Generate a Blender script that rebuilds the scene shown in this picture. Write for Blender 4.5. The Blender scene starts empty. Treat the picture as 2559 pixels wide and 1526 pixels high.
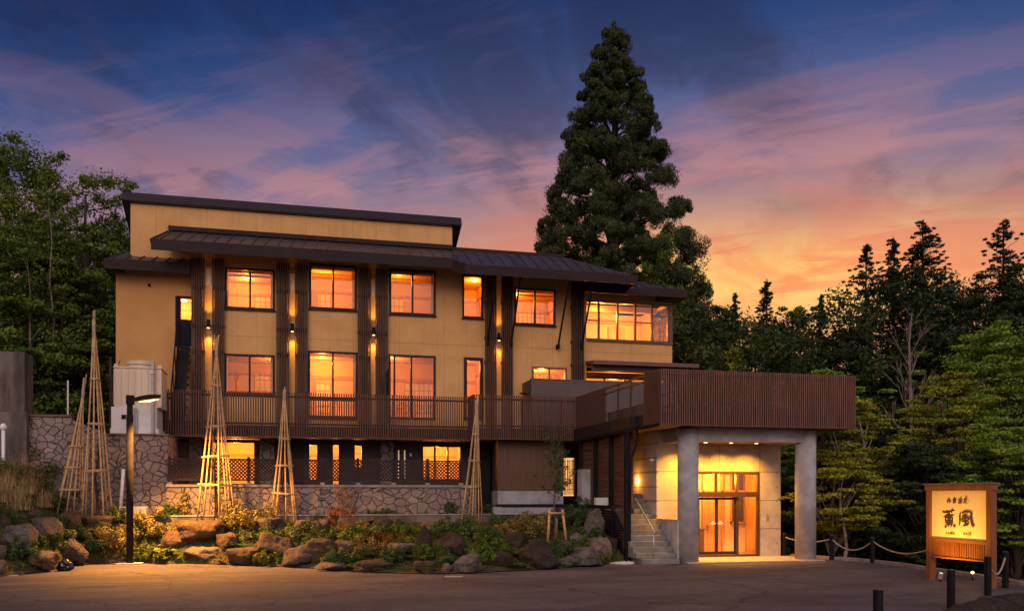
import bpy, math, random
import numpy as np
from mathutils import Vector, Matrix, noise

C = bpy.context.scene.collection
R = math.radians
TH = R(14.0)
CT, ST = math.cos(TH), math.sin(TH)
EYE = 2.15
F = 2190.0

# ---------------------------------------------------------------- camera
cam_data = bpy.data.cameras.new("camera")
cam = bpy.data.objects.new("camera", cam_data)
C.objects.link(cam)
cam.location = (0, 0, EYE)
cam.rotation_euler = (R(90), 0, -TH)
cam_data.sensor_fit = 'HORIZONTAL'
cam_data.sensor_width = 36.0
cam_data.lens = 36.0 * F / 2559.0
cam_data.shift_y = (1232 - 763) / 2559.0
cam_data.clip_start = 0.1
cam_data.clip_end = 2000
sc = bpy.context.scene
sc.camera = cam
sc.view_settings.view_transform = 'Standard'
sc.view_settings.look = 'None'
sc.view_settings.exposure = 0.0
sc.view_settings.gamma = 1.0
sc.cycles.max_bounces = 6
sc.cycles.diffuse_bounces = 3
sc.cycles.glossy_bounces = 3
sc.cycles.transparent_max_bounces = 16
sc.cycles.sample_clamp_indirect = 4.0
sc.cycles.use_denoising = True

# ---------------------------------------------------------------- world (dusk sky)
class NT:
    def __init__(s, tree):
        s.t = tree; s.n = tree.nodes; s.l = tree.links; s.n.clear()
    def new(s, typ, **kw):
        n = s.n.new(typ)
        for k, v in kw.items(): setattr(n, k, v)
        return n
    def put(s, sock, v):
        if v is None: return
        if hasattr(v, 'is_linked') or isinstance(v, bpy.types.NodeSocket): s.l.new(v, sock)
        elif isinstance(v, (tuple, list)) and len(v) == 3 and sock.type == 'RGBA': sock.default_value = (*v, 1)
        else: sock.default_value = v
    def m(s, op, a, b=None, c=None, clamp=False):
        n = s.new('ShaderNodeMath', operation=op); n.use_clamp = clamp
        for i, v in enumerate((a, b, c)):
            if v is not None: s.put(n.inputs[i], v)
        return n.outputs[0]
    def mix(s, f, a, b, blend='MIX'):
        n = s.new('ShaderNodeMix', data_type='RGBA', blend_type=blend)
        s.put(n.inputs[0], f); s.put(n.inputs[6], a); s.put(n.inputs[7], b)
        return n.outputs[2]
    def ramp(s, f, stops, interp='LINEAR'):
        n = s.new('ShaderNodeValToRGB'); n.color_ramp.interpolation = interp
        e = n.color_ramp.elements
        while len(e) > 1: e.remove(e[-1])
        for i, (p, c) in enumerate(stops):
            el = e[0] if i == 0 else e.new(p)
            el.position = p
            el.color = (*c, 1) if len(c) == 3 else c
        s.put(n.inputs[0], f)
        return n.outputs[0]
    def smooth(s, v, a, b):
        n = s.new('ShaderNodeMapRange', interpolation_type='SMOOTHSTEP')
        s.put(n.inputs[0], v); n.inputs[1].default_value = a; n.inputs[2].default_value = b
        return n.outputs[0]
    def noise(s, vec, scale, detail=4, rough=.5, dist=0.0):
        n = s.new('ShaderNodeTexNoise')
        if vec is not None: s.put(n.inputs['Vector'], vec)
        n.inputs['Scale'].default_value = scale; n.inputs['Detail'].default_value = detail
        n.inputs['Roughness'].default_value = rough; n.inputs['Distortion'].default_value = dist
        return n.outputs[0]
    def mapping(s, vec, scale=(1, 1, 1), loc=(0, 0, 0), rot=(0, 0, 0)):
        n = s.new('ShaderNodeMapping'); s.put(n.inputs[0], vec)
        n.inputs['Scale'].default_value = scale; n.inputs['Location'].default_value = loc
        n.inputs['Rotation'].default_value = rot
        return n.outputs[0]

world = bpy.data.worlds.new("World"); sc.world = world; world.use_nodes = True
W = NT(world.node_tree)
tc = W.new('ShaderNodeTexCoord')
sep = W.new('ShaderNodeSeparateXYZ'); W.put(sep.inputs[0], tc.outputs['Generated'])
dx, dy, dz = sep.outputs
el = W.m('MULTIPLY', W.m('ARCSINE', dz), 180 / math.pi)
az = W.m('MULTIPLY', W.m('ARCTAN2', dx, dy), 180 / math.pi)       # 0 = +Y, positive to the right
tilt = W.smooth(W.m('ABSOLUTE', W.m('SUBTRACT', az, 26.0)), 8.0, 46.0)
elp = W.m('DIVIDE', W.m('MAXIMUM', W.m('ADD', el, W.m('MULTIPLY', tilt, 4.8)), 0.0), 90.0)
base = W.ramp(elp, [(0.0, (.40, .19, .15)), (10 / 90, (.45, .24, .20)), (14 / 90, (.42, .25, .235)), (17 / 90, (.30, .20, .26)),
                    (20.5 / 90, (.16, .15, .28)), (24 / 90, (.080, .115, .28)), (27 / 90, (.032, .068, .205)),
                    (31 / 90, (.012, .038, .15)), (1.0, (.008, .022, .09))])
def gauss(caz, waz, cel, wel):
    a = W.m('POWER', W.m('DIVIDE', W.m('SUBTRACT', az, caz), waz), 2.0)
    e = W.m('POWER', W.m('DIVIDE', W.m('SUBTRACT', el, cel), wel), 2.0)
    return W.m('EXPONENT', W.m('MULTIPLY', W.m('ADD', a, e), -1.0))
cloudz = W.m('ADD', W.m('MAXIMUM', dz, 0.0), 0.10)
comb = W.new('ShaderNodeCombineXYZ')
W.put(comb.inputs[0], W.m('DIVIDE', dx, cloudz)); W.put(comb.inputs[1], W.m('DIVIDE', dy, cloudz))
def cloud(rot, sc_, loc, scale, det, rough, warpamt, dist=.3):
    v0 = W.mapping(W.mapping(comb.outputs[0], rot=(0, 0, R(rot))), scale=sc_, loc=loc)
    wn = W.noise(v0, scale * .8, 3, .5); wn2 = W.noise(W.mapping(v0, loc=(9, 4, 2)), scale * .8, 3, .5)
    ad = W.new('ShaderNodeVectorMath', operation='ADD'); W.put(ad.inputs[0], v0)
    cc_ = W.new('ShaderNodeCombineXYZ'); W.put(cc_.inputs[0], W.m('MULTIPLY', wn, warpamt)); W.put(cc_.inputs[1], W.m('MULTIPLY', wn2, warpamt))
    W.put(ad.inputs[1], cc_.outputs[0])
    return W.noise(ad.outputs[0], scale, det, rough, dist)
n1 = cloud(34, (1.0, .80, 1), (1.0, 5.4, 0), 1.5, 9, .62, .9)
n2 = cloud(27, (1.30, .62, 1), (7.1, 2.7, 0), 1.35, 9, .60, .7)
n3 = cloud(36, (.62, 1.9, 1), (6.4, 1.3, 0), 1.6, 8, .62, .7)
pinkm = W.m('ADD', W.m('MULTIPLY', W.smooth(n1, .46, .61), .72), W.m('MULTIPLY', W.smooth(n3, .48, .60), .7), clamp=True)
darkm = W.smooth(n2, .47, .60)
highf = W.smooth(el, 28.0, 17.0)
halo = W.m('MULTIPLY', gauss(28, 23, 11.3, 5.8), .92, clamp=True)
core = W.m('MULTIPLY', gauss(31, 17, 13.0, 3.3), 1.0, clamp=True)
sky = W.mix(halo, base, (.90, .38, .20))
sky = W.mix(W.m('MULTIPLY', core, .97), sky, (1.12, .66, .19))
dcol = W.mix(W.m('MULTIPLY', core, .75), W.ramp(elp, [(10 / 90, (.27, .14, .15)), (16 / 90, (.20, .115, .14)), (20 / 90, (.11, .078, .13)), (25 / 90, (.042, .046, .105)), (30 / 90, (.016, .026, .085))]), (.72, .27, .12))
sky = W.mix(W.m('MULTIPLY', darkm, W.m('SUBTRACT', .70, W.m('MULTIPLY', W.m('ADD', core, halo, clamp=True), .52))), sky, dcol)
pcol = W.mix(W.m('ADD', W.m('MULTIPLY', halo, .55), W.m('MULTIPLY', core, .6), clamp=True), W.ramp(elp, [(12 / 90, (.60, .27, .24)), (17 / 90, (.46, .19, .19)), (20 / 90, (.50, .25, .27)), (25 / 90, (.25, .155, .24)), (31 / 90, (.085, .075, .18))]), (1.0, .30, .12))
pf = W.m('MULTIPLY', pinkm, W.m('ADD', W.m('MULTIPLY', highf, .66), .20))
sky = W.mix(pf, sky, pcol)
# the brighter half of the dusk sky that faces the house, behind the photographer
backf = W.smooth(dy, 0.15, -0.55)
bcol = W.ramp(elp, [(0.0, (.34, .22, .22)), (6 / 90, (.80, .55, .52)), (18 / 90, (1.22, .86, .82)), (40 / 90, (1.06, .86, .92)), (1.0, (.34, .36, .56))])
sky = W.mix(backf, sky, bcol)
below = W.smooth(el, 0.5, -1.0)
sky = W.mix(below, sky, (.03, .025, .025))
bg = W.new('ShaderNodeBackground'); W.put(bg.inputs[0], sky); bg.inputs[1].default_value = 1.0
wo = W.new('ShaderNodeOutputWorld'); W.l.new(bg.outputs[0], wo.inputs[0])

# ---------------------------------------------------------------- soft low sun after-glow, behind the photographer
sd = bpy.data.lights.new("sun", 'SUN'); sd.energy = 0.9; sd.angle = R(28); sd.color = (1.0, .78, .66)
sun = bpy.data.objects.new("sun", sd); C.objects.link(sun)
sun.rotation_euler = (R(60), 0, R(-22))
sun.location = (-10, -10, 20)

# ---------------------------------------------------------------- projection helpers for measured positions
def PX(px, Y):                       # x on the plane y = Y seen at photo column px
    return Y * math.tan(TH + math.atan((px - 1280) / F))
def depth(x, Y): return x * ST + Y * CT
def PZ(px, py, Y):                   # height on the plane y = Y seen at photo point px, py
    return EYE + (1232 - py) * depth(PX(px, Y), Y) / F
def GP(px, py, z=0.0):               # point on the level z seen at px, py
    d = (EYE - z) * F / (py - 1232.0)
    X = (px - 1280) / F * d
    return (X * CT + d * ST, -X * ST + d * CT)
def DP(px, d):                       # plan position at camera depth d
    X = (px - 1280) / F * d
    return (X * CT + d * ST, -X * ST + d * CT)
def DZ(py, d): return EYE + (1232 - py) * d / F

# ---------------------------------------------------------------- mesh helpers
class MB:
    def __init__(s): s.v = []; s.f = []
    def add(s, vs, fs):
        o = len(s.v); s.v += [tuple(v) for v in vs]; s.f += [tuple(i + o for i in f) for f in fs]; return s
    def box(s, x0, x1, y0, y1, z0, z1):
        if x0 > x1: x0, x1 = x1, x0
        if y0 > y1: y0, y1 = y1, y0
        if z0 > z1: z0, z1 = z1, z0
        return s.add([(x0, y0, z0), (x1, y0, z0), (x1, y1, z0), (x0, y1, z0), (x0, y0, z1), (x1, y0, z1), (x1, y1, z1), (x0, y1, z1)],
                     [(0, 3, 2, 1), (4, 5, 6, 7), (0, 1, 5, 4), (1, 2, 6, 5), (2, 3, 7, 6), (3, 0, 4, 7)])
    def bar(s, a, b, w, h, up=(0, 0, 1)):
        a = Vector(a); b = Vector(b); d = (b - a).normalized(); up = Vector(up)
        if abs(d.dot(up)) > .99: up = Vector((0, 1, 0))
        sx = d.cross(up).normalized() * (w / 2); sz = sx.cross(d).normalized() * (h / 2)
        vs = [a - sx - sz, a + sx - sz, a + sx + sz, a - sx + sz, b - sx - sz, b + sx - sz, b + sx + sz, b - sx + sz]
        return s.add(vs, [(0, 3, 2, 1), (4, 5, 6, 7), (0, 1, 5, 4), (1, 2, 6, 5), (2, 3, 7, 6), (3, 0, 4, 7)])
    def prism(s, poly, z0, z1):          # poly: [(x, y)] counter-clockwise; z0/z1 number or function(x, y)
        f0 = z0 if callable(z0) else (lambda x, y: z0); f1 = z1 if callable(z1) else (lambda x, y: z1)
        n = len(poly)
        vs = [(x, y, f0(x, y)) for x, y in poly] + [(x, y, f1(x, y)) for x, y in poly]
        fs = [tuple(range(n - 1, -1, -1)), tuple(range(n, 2 * n))]
        fs += [(i, (i + 1) % n, n + (i + 1) % n, n + i) for i in range(n)]
        return s.add(vs, fs)
    def tube(s, pts, rad, n=8, cap=True):
        pts = [Vector(p) for p in pts]; k = len(pts)
        rs = rad if isinstance(rad, (list, tuple)) else [rad] * k
        o = len(s.v); prev = None
        for i, p in enumerate(pts):
            d = (pts[min(i + 1, k - 1)] - pts[max(i - 1, 0)]).normalized()
            if prev is None:
                ref = Vector((0, 0, 1)) if abs(d.z) < .9 else Vector((1, 0, 0))
                u = d.cross(ref).normalized()
            else:
                u = (prev - d * prev.dot(d)).normalized()
            prev = u; w = d.cross(u)
            for j in range(n):
                a = 2 * math.pi * j / n
                s.v.append(tuple(p + (u * math.cos(a) + w * math.sin(a)) * rs[i]))
        for i in range(k - 1):
            for j in range(n):
                a = o + i * n + j; b = o + i * n + (j + 1) % n
                s.f.append((a, b, b + n, a + n))
        if cap:
            s.f.append(tuple(o + j for j in range(n - 1, -1, -1))); s.f.append(tuple(o + (k - 1) * n + j for j in range(n)))
        return s
    def lathe(s, prof, c=(0, 0, 0), n=20):     # prof [(r, z)]
        o = len(s.v)
        for r, z in prof:
            for j in range(n):
                a = 2 * math.pi * j / n
                s.v.append((c[0] + r * math.cos(a), c[1] + r * math.sin(a), c[2] + z))
        for i in range(len(prof) - 1):
            for j in range(n):
                a = o + i * n + j; b = o + i * n + (j + 1) % n
                s.f.append((a, b, b + n, a + n))
        s.f.append(tuple(o + j for j in range(n - 1, -1, -1))); s.f.append(tuple(o + (len(prof) - 1) * n + j for j in range(n)))
        return s
    def build(s, name, mat, parent=None, smooth=False, bevel=0, world=True):
        used = sorted({i for f in s.f for i in f}); ix = {o_: n_ for n_, o_ in enumerate(used)}
        me = bpy.data.meshes.new(name); me.from_pydata([s.v[i] for i in used], [], [tuple(ix[i] for i in f) for f in s.f]); me.validate(); me.update()
        if smooth:
            me.polygons.foreach_set('use_smooth', [len(p.vertices) < 6 for p in me.polygons])
        ob = bpy.data.objects.new(name, me); C.objects.link(ob)
        if mat: me.materials.append(mat)
        if bevel:
            m = ob.modifiers.new('bevel', 'BEVEL'); m.width = bevel; m.segments = 2; m.limit_method = 'ANGLE'
        if parent:
            ob.parent = parent
            if world: attach(ob, parent)
        return ob

def chain_loc(o):
    v = Vector((0, 0, 0))
    while o: v += o.location; o = o.parent
    return v
def attach(ob, parent):                 # mesh drawn in world coordinates under unrotated parents
    ob.parent = parent; ob.location = -chain_loc(parent)
def tag(o, label=None, cat=None, group=None, kind=None):
    if label: o['label'] = label
    if cat: o['category'] = cat
    if group: o['group'] = group
    if kind: o['kind'] = kind
    return o
def empty(name, loc, label, cat, group=None, rz=0.0):
    o = bpy.data.objects.new(name, None); C.objects.link(o); o.location = loc; o.rotation_euler = (0, 0, rz)
    o.empty_display_size = .2
    return tag(o, label, cat, group)
def copy_tree(o, parent=None):
    c = o.copy(); C.objects.link(c); c.parent = parent
    for ch in list(o.children): copy_tree(ch, c)
    return c
def light(name, typ, loc, energy, color, parent=None, **kw):
    l = bpy.data.lights.new(name, typ); l.energy = energy; l.color = color
    rot = kw.pop('rot', None)
    for k, v in kw.items(): setattr(l, k, v)
    o = bpy.data.objects.new(name, l); C.objects.link(o); o.location = loc
    if rot: o.rotation_euler = rot
    if parent:
        o.parent = parent; o.location = Vector(loc) - chain_loc(parent)
    return o

# ---------------------------------------------------------------- materials
def mat(name, c1, c2=None, scale=4.0, rough=.7, bump=0.0, bscale=30.0, stretch=(1, 1, 1), metal=0.0, detail=5, spec=.4, extra=None, nmin=.35, nmax=.65):
    m = bpy.data.materials.new(name); m.use_nodes = True
    N = NT(m.node_tree)
    t = N.new('ShaderNodeTexCoord').outputs['Object']
    v = N.mapping(t, scale=stretch)
    p = N.new('ShaderNodeBsdfPrincipled')
    p.inputs['Roughness'].default_value = rough; p.inputs['Metallic'].default_value = metal
    p.inputs['Specular IOR Level'].default_value = spec
    col = c1
    if c2 is not None: col = N.mix(N.smooth(N.noise(v, scale, detail, .6), nmin, nmax), c1, c2)
    h = N.noise(v, bscale, 4, .6) if bump else None
    if extra:
        col, h = extra(N, t, col, h)
    N.put(p.inputs['Base Color'], col)
    if h is not None:
        b = N.new('ShaderNodeBump'); b.inputs['Strength'].default_value = max(bump, .05); b.inputs['Distance'].default_value = .05 if 'rock' in name or 'flagstone' in name else .02
        N.put(b.inputs['Height'], h); N.l.new(b.outputs[0], p.inputs['Normal'])
    o = N.new('ShaderNodeOutputMaterial'); N.l.new(p.outputs[0], o.inputs[0])
    return m
def emis(name, c, s, base=(.8, .8, .8)):
    m = bpy.data.materials.new(name); m.use_nodes = True
    p = m.node_tree.nodes['Principled BSDF']
    p.inputs['Base Color'].default_value = (*base, 1); p.inputs['Emission Color'].default_value = (*c, 1)
    p.inputs['Emission Strength'].default_value = s
    return m

def panel_seams(px=.91, off=0.0, zs=(8.15,)):
    def ex(N, t, col, h):
        s = N.new('ShaderNodeSeparateXYZ'); N.put(s.inputs[0], t)
        x = N.m('FRACT', N.m('DIVIDE', N.m('ADD', s.outputs[0], off), px))
        vx = N.m('LESS_THAN', N.m('ABSOLUTE', N.m('SUBTRACT', x, .5)), .0075)
        line = vx
        for z in zs:
            line = N.m('MAXIMUM', line, N.m('LESS_THAN', N.m('ABSOLUTE', N.m('SUBTRACT', s.outputs[2], z)), .012))
        stn = N.smooth(N.noise(N.mapping(t, scale=(2.2, 2.2, .22)), 2.0, 5, .65), .48, .72)
        col = N.mix(N.m('MULTIPLY', stn, .22), col, (.30, .17, .07))
        col = N.mix(N.m('MULTIPLY', line, .5), col, (.20, .11, .045))
        hh = N.m('SUBTRACT', N.m('MULTIPLY', h, .25) if h is not None else 0.0, N.m('MULTIPLY', line, .6))
        return col, hh
    return ex
def stone_cells(scale=2.6, joint=.035):
    def ex(N, t, col, h):
        col = N.mix(N.m('MULTIPLY', N.smooth(N.noise(t, .8, 4, .6), .45, .65), .45), col, (.10, .082, .07))
        w = N.noise(t, 1.7, 3, .5)
        vm = N.new('ShaderNodeVectorMath', operation='ADD'); N.put(vm.inputs[0], t)
        cc = N.new('ShaderNodeCombineXYZ'); N.put(cc.inputs[0], N.m('MULTIPLY', w, .35)); N.put(cc.inputs[2], N.m('MULTIPLY', N.noise(t, 2.3, 3, .5), .3))
        N.put(vm.inputs[1], cc.outputs[0])
        vv = N.mapping(vm.outputs[0], scale=(1, .55, 1.25))
        e = N.new('ShaderNodeTexVoronoi', feature='DISTANCE_TO_EDGE'); N.put(e.inputs['Vector'], vv); e.inputs['Scale'].default_value = scale
        c = N.new('ShaderNodeTexVoronoi', feature='F1'); N.put(c.inputs['Vector'], vv); c.inputs['Scale'].default_value = scale
        cs = N.new('ShaderNodeSeparateXYZ'); N.put(cs.inputs[0], c.outputs['Color'])
        col = N.mix(N.m('MULTIPLY', cs.outputs[0], .70), col, (.15, .115, .105))
        col = N.mix(N.m('MULTIPLY', N.smooth(N.noise(t, 9, 5, .65), .45, .7), .5), col, (.13, .10, .085))
        j = N.smooth(e.outputs['Distance'], joint * 1.5, joint * .4)
        col = N.mix(N.m('MULTIPLY', j, .72), col, (.045, .036, .031))
        hh = N.m('ADD', N.m('MULTIPLY', N.smooth(e.outputs['Distance'], 0.0, joint * 3.2), 2.0), N.m('MULTIPLY', N.noise(t, 22, 4, .6), .5))
        return col, hh
    return ex
def concrete_joints(N, t, col, h):
    s = N.new('ShaderNodeSeparateXYZ'); N.put(s.inputs[0], t)
    line = 0.0; dots = 0.0
    for z in (.97, 1.92, 2.87):
        line = N.m('MAXIMUM', line, N.m('LESS_THAN', N.m('ABSOLUTE', N.m('SUBTRACT', s.outputs[2], z)), .017))
    for x in (13.68, 15.17):
        line = N.m('MAXIMUM', line, N.m('LESS_THAN', N.m('ABSOLUTE', N.m('SUBTRACT', s.outputs[0], x)), .016))
    fx = N.m('SUBTRACT', N.m('FRACT', N.m('DIVIDE', s.outputs[0], .62)), .5)
    fz = N.m('SUBTRACT', N.m('FRACT', N.m('DIVIDE', N.m('ADD', s.outputs[2], .25), .475)), .5)
    r2 = N.m('ADD', N.m('POWER', N.m('MULTIPLY', fx, .62), 2.0), N.m('POWER', N.m('MULTIPLY', fz, .475), 2.0))
    dots = N.m('LESS_THAN', r2, .0009)
    mask = N.m('MAXIMUM', line, dots)
    col = N.mix(N.m('MULTIPLY', mask, .62), col, (.09, .08, .07))
    hh = N.m('SUBTRACT', N.m('MULTIPLY', h, .4), N.m('MULTIPLY', mask, .8))
    return col, hh
def hlines(pitch, wd, dark, axis=2):
    def ex(N, t, col, h):
        s = N.new('ShaderNodeSeparateXYZ'); N.put(s.inputs[0], t)
        f = N.m('FRACT', N.m('DIVIDE', s.outputs[axis], pitch))
        l = N.m('LESS_THAN', f, wd)
        return N.mix(l, col, dark), N.m('SUBTRACT', 1.0, l)
    return ex

M = {}
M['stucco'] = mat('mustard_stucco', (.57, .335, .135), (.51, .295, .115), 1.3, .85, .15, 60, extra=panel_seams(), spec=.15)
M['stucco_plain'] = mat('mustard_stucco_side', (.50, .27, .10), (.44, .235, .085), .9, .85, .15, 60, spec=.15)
M['roof'] = mat('dark_metal_roof', (.060, .050, .055), (.085, .072, .078), 2.5, .38, .05, 8, metal=.35)
M['fascia'] = mat('dark_brown_fascia', (.022, .014, .015), (.028, .018, .018), 3, .6, .05, spec=.12)
M['soffit'] = mat('soffit_boards', (.17, .085, .04), (.12, .06, .03), 3, .6, .1, 20, stretch=(1, 8, 1))
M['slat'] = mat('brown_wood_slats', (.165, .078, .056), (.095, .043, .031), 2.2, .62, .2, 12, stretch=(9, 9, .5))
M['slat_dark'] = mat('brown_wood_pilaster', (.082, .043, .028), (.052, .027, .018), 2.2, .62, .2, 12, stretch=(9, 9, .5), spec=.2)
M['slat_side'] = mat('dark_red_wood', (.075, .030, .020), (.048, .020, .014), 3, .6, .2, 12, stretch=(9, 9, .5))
M['frame'] = mat('dark_window_frame', (.020, .015, .016), (.026, .019, .020), 5, .5, .0, spec=.15)
M['bronze'] = mat('bronze_window_frame', (.12, .062, .035), (.10, .05, .03), 5, .4, .0, metal=.3)
M['black'] = mat('black_metal', (.012, .011, .013), (.018, .016, .018), 4, .8, .0, spec=.03)
M['concrete'] = mat('pale_concrete', (.36, .345, .36), (.25, .24, .25), 1.6, .85, .25, 25, spec=.2)
M['concrete_wall'] = mat('board_marked_concrete', (.40, .36, .31), (.30, .27, .235), 1.4, .8, .25, 22, extra=concrete_joints, spec=.2)
M['concrete_old'] = mat('stained_concrete', (.15, .125, .115), (.055, .045, .042), .9, .9, .5, 10, stretch=(1.6, 1.6, .45), spec=.15)
M['stone_wall'] = mat('flagstone_wall', (.31, .245, .215), (.235, .185, .165), 1.2, .85, .9, 20, extra=stone_cells(3.3, .018), spec=.2)
M['stone_cap'] = mat('stone_coping', (.27, .22, .20), (.17, .14, .13), 2.5, .85, .4, 15, spec=.2)
M['room'] = mat('cream_room_walls', (.72, .50, .28), (.68, .46, .25), 1, .8, 0)
M['room_ceiling'] = mat('room_ceiling_boards', (.62, .36, .19), (.54, .30, .15), 1.5, .7, .1, 8, stretch=(1, 7, 1))
M['room_wood'] = mat('honey_wood_panelling', (.56, .30, .12), (.42, .21, .08), 2, .55, .15, 10, stretch=(6, 6, .6))
M['paper'] = mat('paper_screen_white', (.80, .72, .56), (.74, .66, .50), 1, .8, 0)
M['curtain'] = mat('linen_curtain', (.62, .40, .22), (.50, .32, .17), 6, .9, 0)
M['lattice'] = mat('dark_brown_lattice', (.040, .024, .020), (.028, .018, .015), 4, .6, 0, spec=.15)
M['room_dark'] = mat('dark_wood_furniture', (.14, .07, .03), (.10, .05, .02), 2, .6, 0)
M['screen_grey'] = mat('grey_louvre_panel', (.115, .085, .085), (.09, .068, .068), 2, .6, .5, 20, extra=hlines(.085, .30, (.030, .022, .022)))
M['steel'] = mat('galvanised_steel', (.42, .40, .40), (.34, .33, .33), 5, .45, 0, metal=.6)
M['brown_panel'] = mat('brown_board_cladding', (.125, .062, .034), (.095, .046, .026), 2, .6, .3, 10, stretch=(8, 8, .5), extra=hlines(.115, .09, (.05, .025, .015), 0))
M['board'] = mat('weathered_red_boards', (.15, .055, .030), (.045, .020, .014), 2.6, .6, .4, 14, stretch=(1, .35, 7), extra=hlines(.17, .10, (.012, .008, .007)))
M['bamboo'] = mat('tan_bamboo', (.52, .33, .145), (.36, .22, .095), 3, .55, .15, 20, stretch=(1, 1, 4))
M['rope'] = mat('hemp_rope', (.34, .27, .20), (.26, .20, .14), 30, .9, .3, 90)
M['tank'] = mat('cream_painted_metal', (.58, .49, .37), (.50, .41, .30), 1.2, .5, .05, 6, stretch=(2, 2, .3))
M['tank_base'] = mat('white_painted_metal', (.60, .57, .56), (.50, .47, .46), 2, .5, .0)
M['white'] = mat('white_plastic', (.70, .68, .66), (.62, .60, .58), 4, .5, 0)
M['navy'] = mat('navy_painted_door', (.012, .012, .024), (.010, .010, .020), 3, .6, 0, spec=.08)
M['sign_wood'] = mat('orange_cedar', (.21, .064, .018), (.15, .046, .013), 2, .5, .15, 14, stretch=(6, 6, .6))
M['sign_face'] = mat('cream_sign_board', (.84, .60, .24), (.80, .57, .22), 1, .55, 0)
M['ink'] = mat('dark_brown_ink', (.045, .018, .010), None, 1, .7, 0)
M['pebble'] = mat('white_pebbles', (.62, .60, .60), (.45, .43, .43), 30, .7, .3, 30)
M['bag'] = mat('black_plastic_bag', (.006, .006, .007), None, 1, .22, .4, 12)
M['terrace'] = mat('grey_terrace_deck', (.050, .048, .052), (.038, .037, .040), 4, .6, .1)
def asphalt_extra(N, t, col, h):
    big = N.noise(N.mapping(t, scale=(.35, 1.0, 1)), .55, 4, .55, .6)
    col = N.mix(N.m('MULTIPLY', N.smooth(big, .42, .60), .55), col, (.048, .037, .037))
    tr = N.noise(N.mapping(t, scale=(.45, .9, 1), rot=(0, 0, R(12))), .9, 6, .62, .6)
    col = N.mix(N.m('MULTIPLY', N.smooth(tr, .48, .66), .42), col, (.150, .118, .112))
    md = N.noise(t, 9, 5, .75)
    col = N.mix(N.m('MULTIPLY', N.smooth(md, .50, .66), .5), col, (.040, .031, .031))
    cr = N.new('ShaderNodeTexVoronoi', feature='DISTANCE_TO_EDGE'); wv = N.new('ShaderNodeVectorMath', operation='ADD'); N.put(wv.inputs[0], t)
    cw = N.new('ShaderNodeCombineXYZ'); N.put(cw.inputs[0], N.m('MULTIPLY', N.noise(t, 1.1, 5, .7), 2.2)); N.put(cw.inputs[1], N.m('MULTIPLY', N.noise(t, .9, 5, .7), 2.0)); N.put(wv.inputs[1], cw.outputs[0])
    N.put(cr.inputs['Vector'], wv.outputs[0]); cr.inputs['Scale'].default_value = .17
    ck = N.smooth(cr.outputs['Distance'], .0055, .0015)
    col = N.mix(N.m('MULTIPLY', ck, .75), col, (.018, .014, .014))
    fine = N.noise(t, 42, 3, .8)
    col = N.mix(N.m('MULTIPLY', N.smooth(fine, .54, .66), .6), col, (.19, .16, .15))
    hh = N.m('ADD', N.noise(t, 90, 3, .7), N.m('MULTIPLY', N.noise(t, 7, 4, .6), 1.2))
    return col, N.m('SUBTRACT', hh, ck)
M['asphalt'] = mat('asphalt', (.115, .091, .088), (.092, .073, .071), 2.2, .85, .6, 80, extra=asphalt_extra, spec=.18)
def soil_extra(N, t, col, h):
    moss = N.smooth(N.noise(t, 1.6, 4, .6), .42, .6)
    col = N.mix(N.m('MULTIPLY', moss, .8), col, (.060, .075, .018))
    return col, h
M['soil'] = mat('mossy_soil', (.085, .050, .028), (.050, .030, .018), 5, .95, .9, 14, extra=soil_extra, spec=.1)
M['forest_floor'] = mat('forest_floor', (.030, .026, .014), (.018, .020, .009), 2, .95, .6, 8, spec=.05)
def rock_mat(name, a, b, moss=.35, sc=3.0):
    def ex(N, t, col, h):
        g = N.new('ShaderNodeNewGeometry'); s = N.new('ShaderNodeSeparateXYZ'); N.l.new(g.outputs['Normal'], s.inputs[0])
        ms = N.m('MULTIPLY', N.smooth(N.noise(t, 2.2, 4, .65), .46, .62), moss)
        col = N.mix(ms, col, (.060, .062, .018))
        cr = N.new('ShaderNodeTexVoronoi', feature='DISTANCE_TO_EDGE'); N.put(cr.inputs['Vector'], N.mapping(t, scale=(1, 1, 1.6))); cr.inputs['Scale'].default_value = 2.4
        ck = N.smooth(cr.outputs['Distance'], .030, .004)
        col = N.mix(N.m('MULTIPLY', ck, .4), col, (.02, .015, .012))
        col = N.mix(N.m('MULTIPLY', N.smooth(N.noise(t, 26, 4, .7), .5, .68), .4), col, b)
        hh = N.m('SUBTRACT', N.m('ADD', N.m('MULTIPLY', N.noise(t, 6, 5, .65), 2.0), N.m('MULTIPLY', N.noise(t, 30, 4, .7), .5)), N.m('MULTIPLY', ck, .4))
        return col, hh
    return mat(name, a, b, sc, .88, 1.0, 10, extra=ex, spec=.2)
ROCK = [rock_mat('brown_rock', (0.0999, 0.0592, 0.0385), (0.0518, 0.0296, 0.0200)),
        rock_mat('purple_grey_rock', (0.0925, 0.0696, 0.0651), (0.0518, 0.0370, 0.0355), .15),
        rock_mat('pale_tan_rock', (0.1776, 0.1295, 0.0999), (0.0962, 0.0703, 0.0555), .12),
        rock_mat('mossy_brown_rock', (0.0777, 0.0488, 0.0281), (0.0407, 0.0259, 0.0163), .8),
        rock_mat('dark_rock', (0.0444, 0.0296, 0.0252), (0.0252, 0.0178, 0.0155), .25),
        rock_mat('grey_lichen_rock', (0.1221, 0.1073, 0.0962), (0.0629, 0.0548, 0.0474), .3)]
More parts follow.
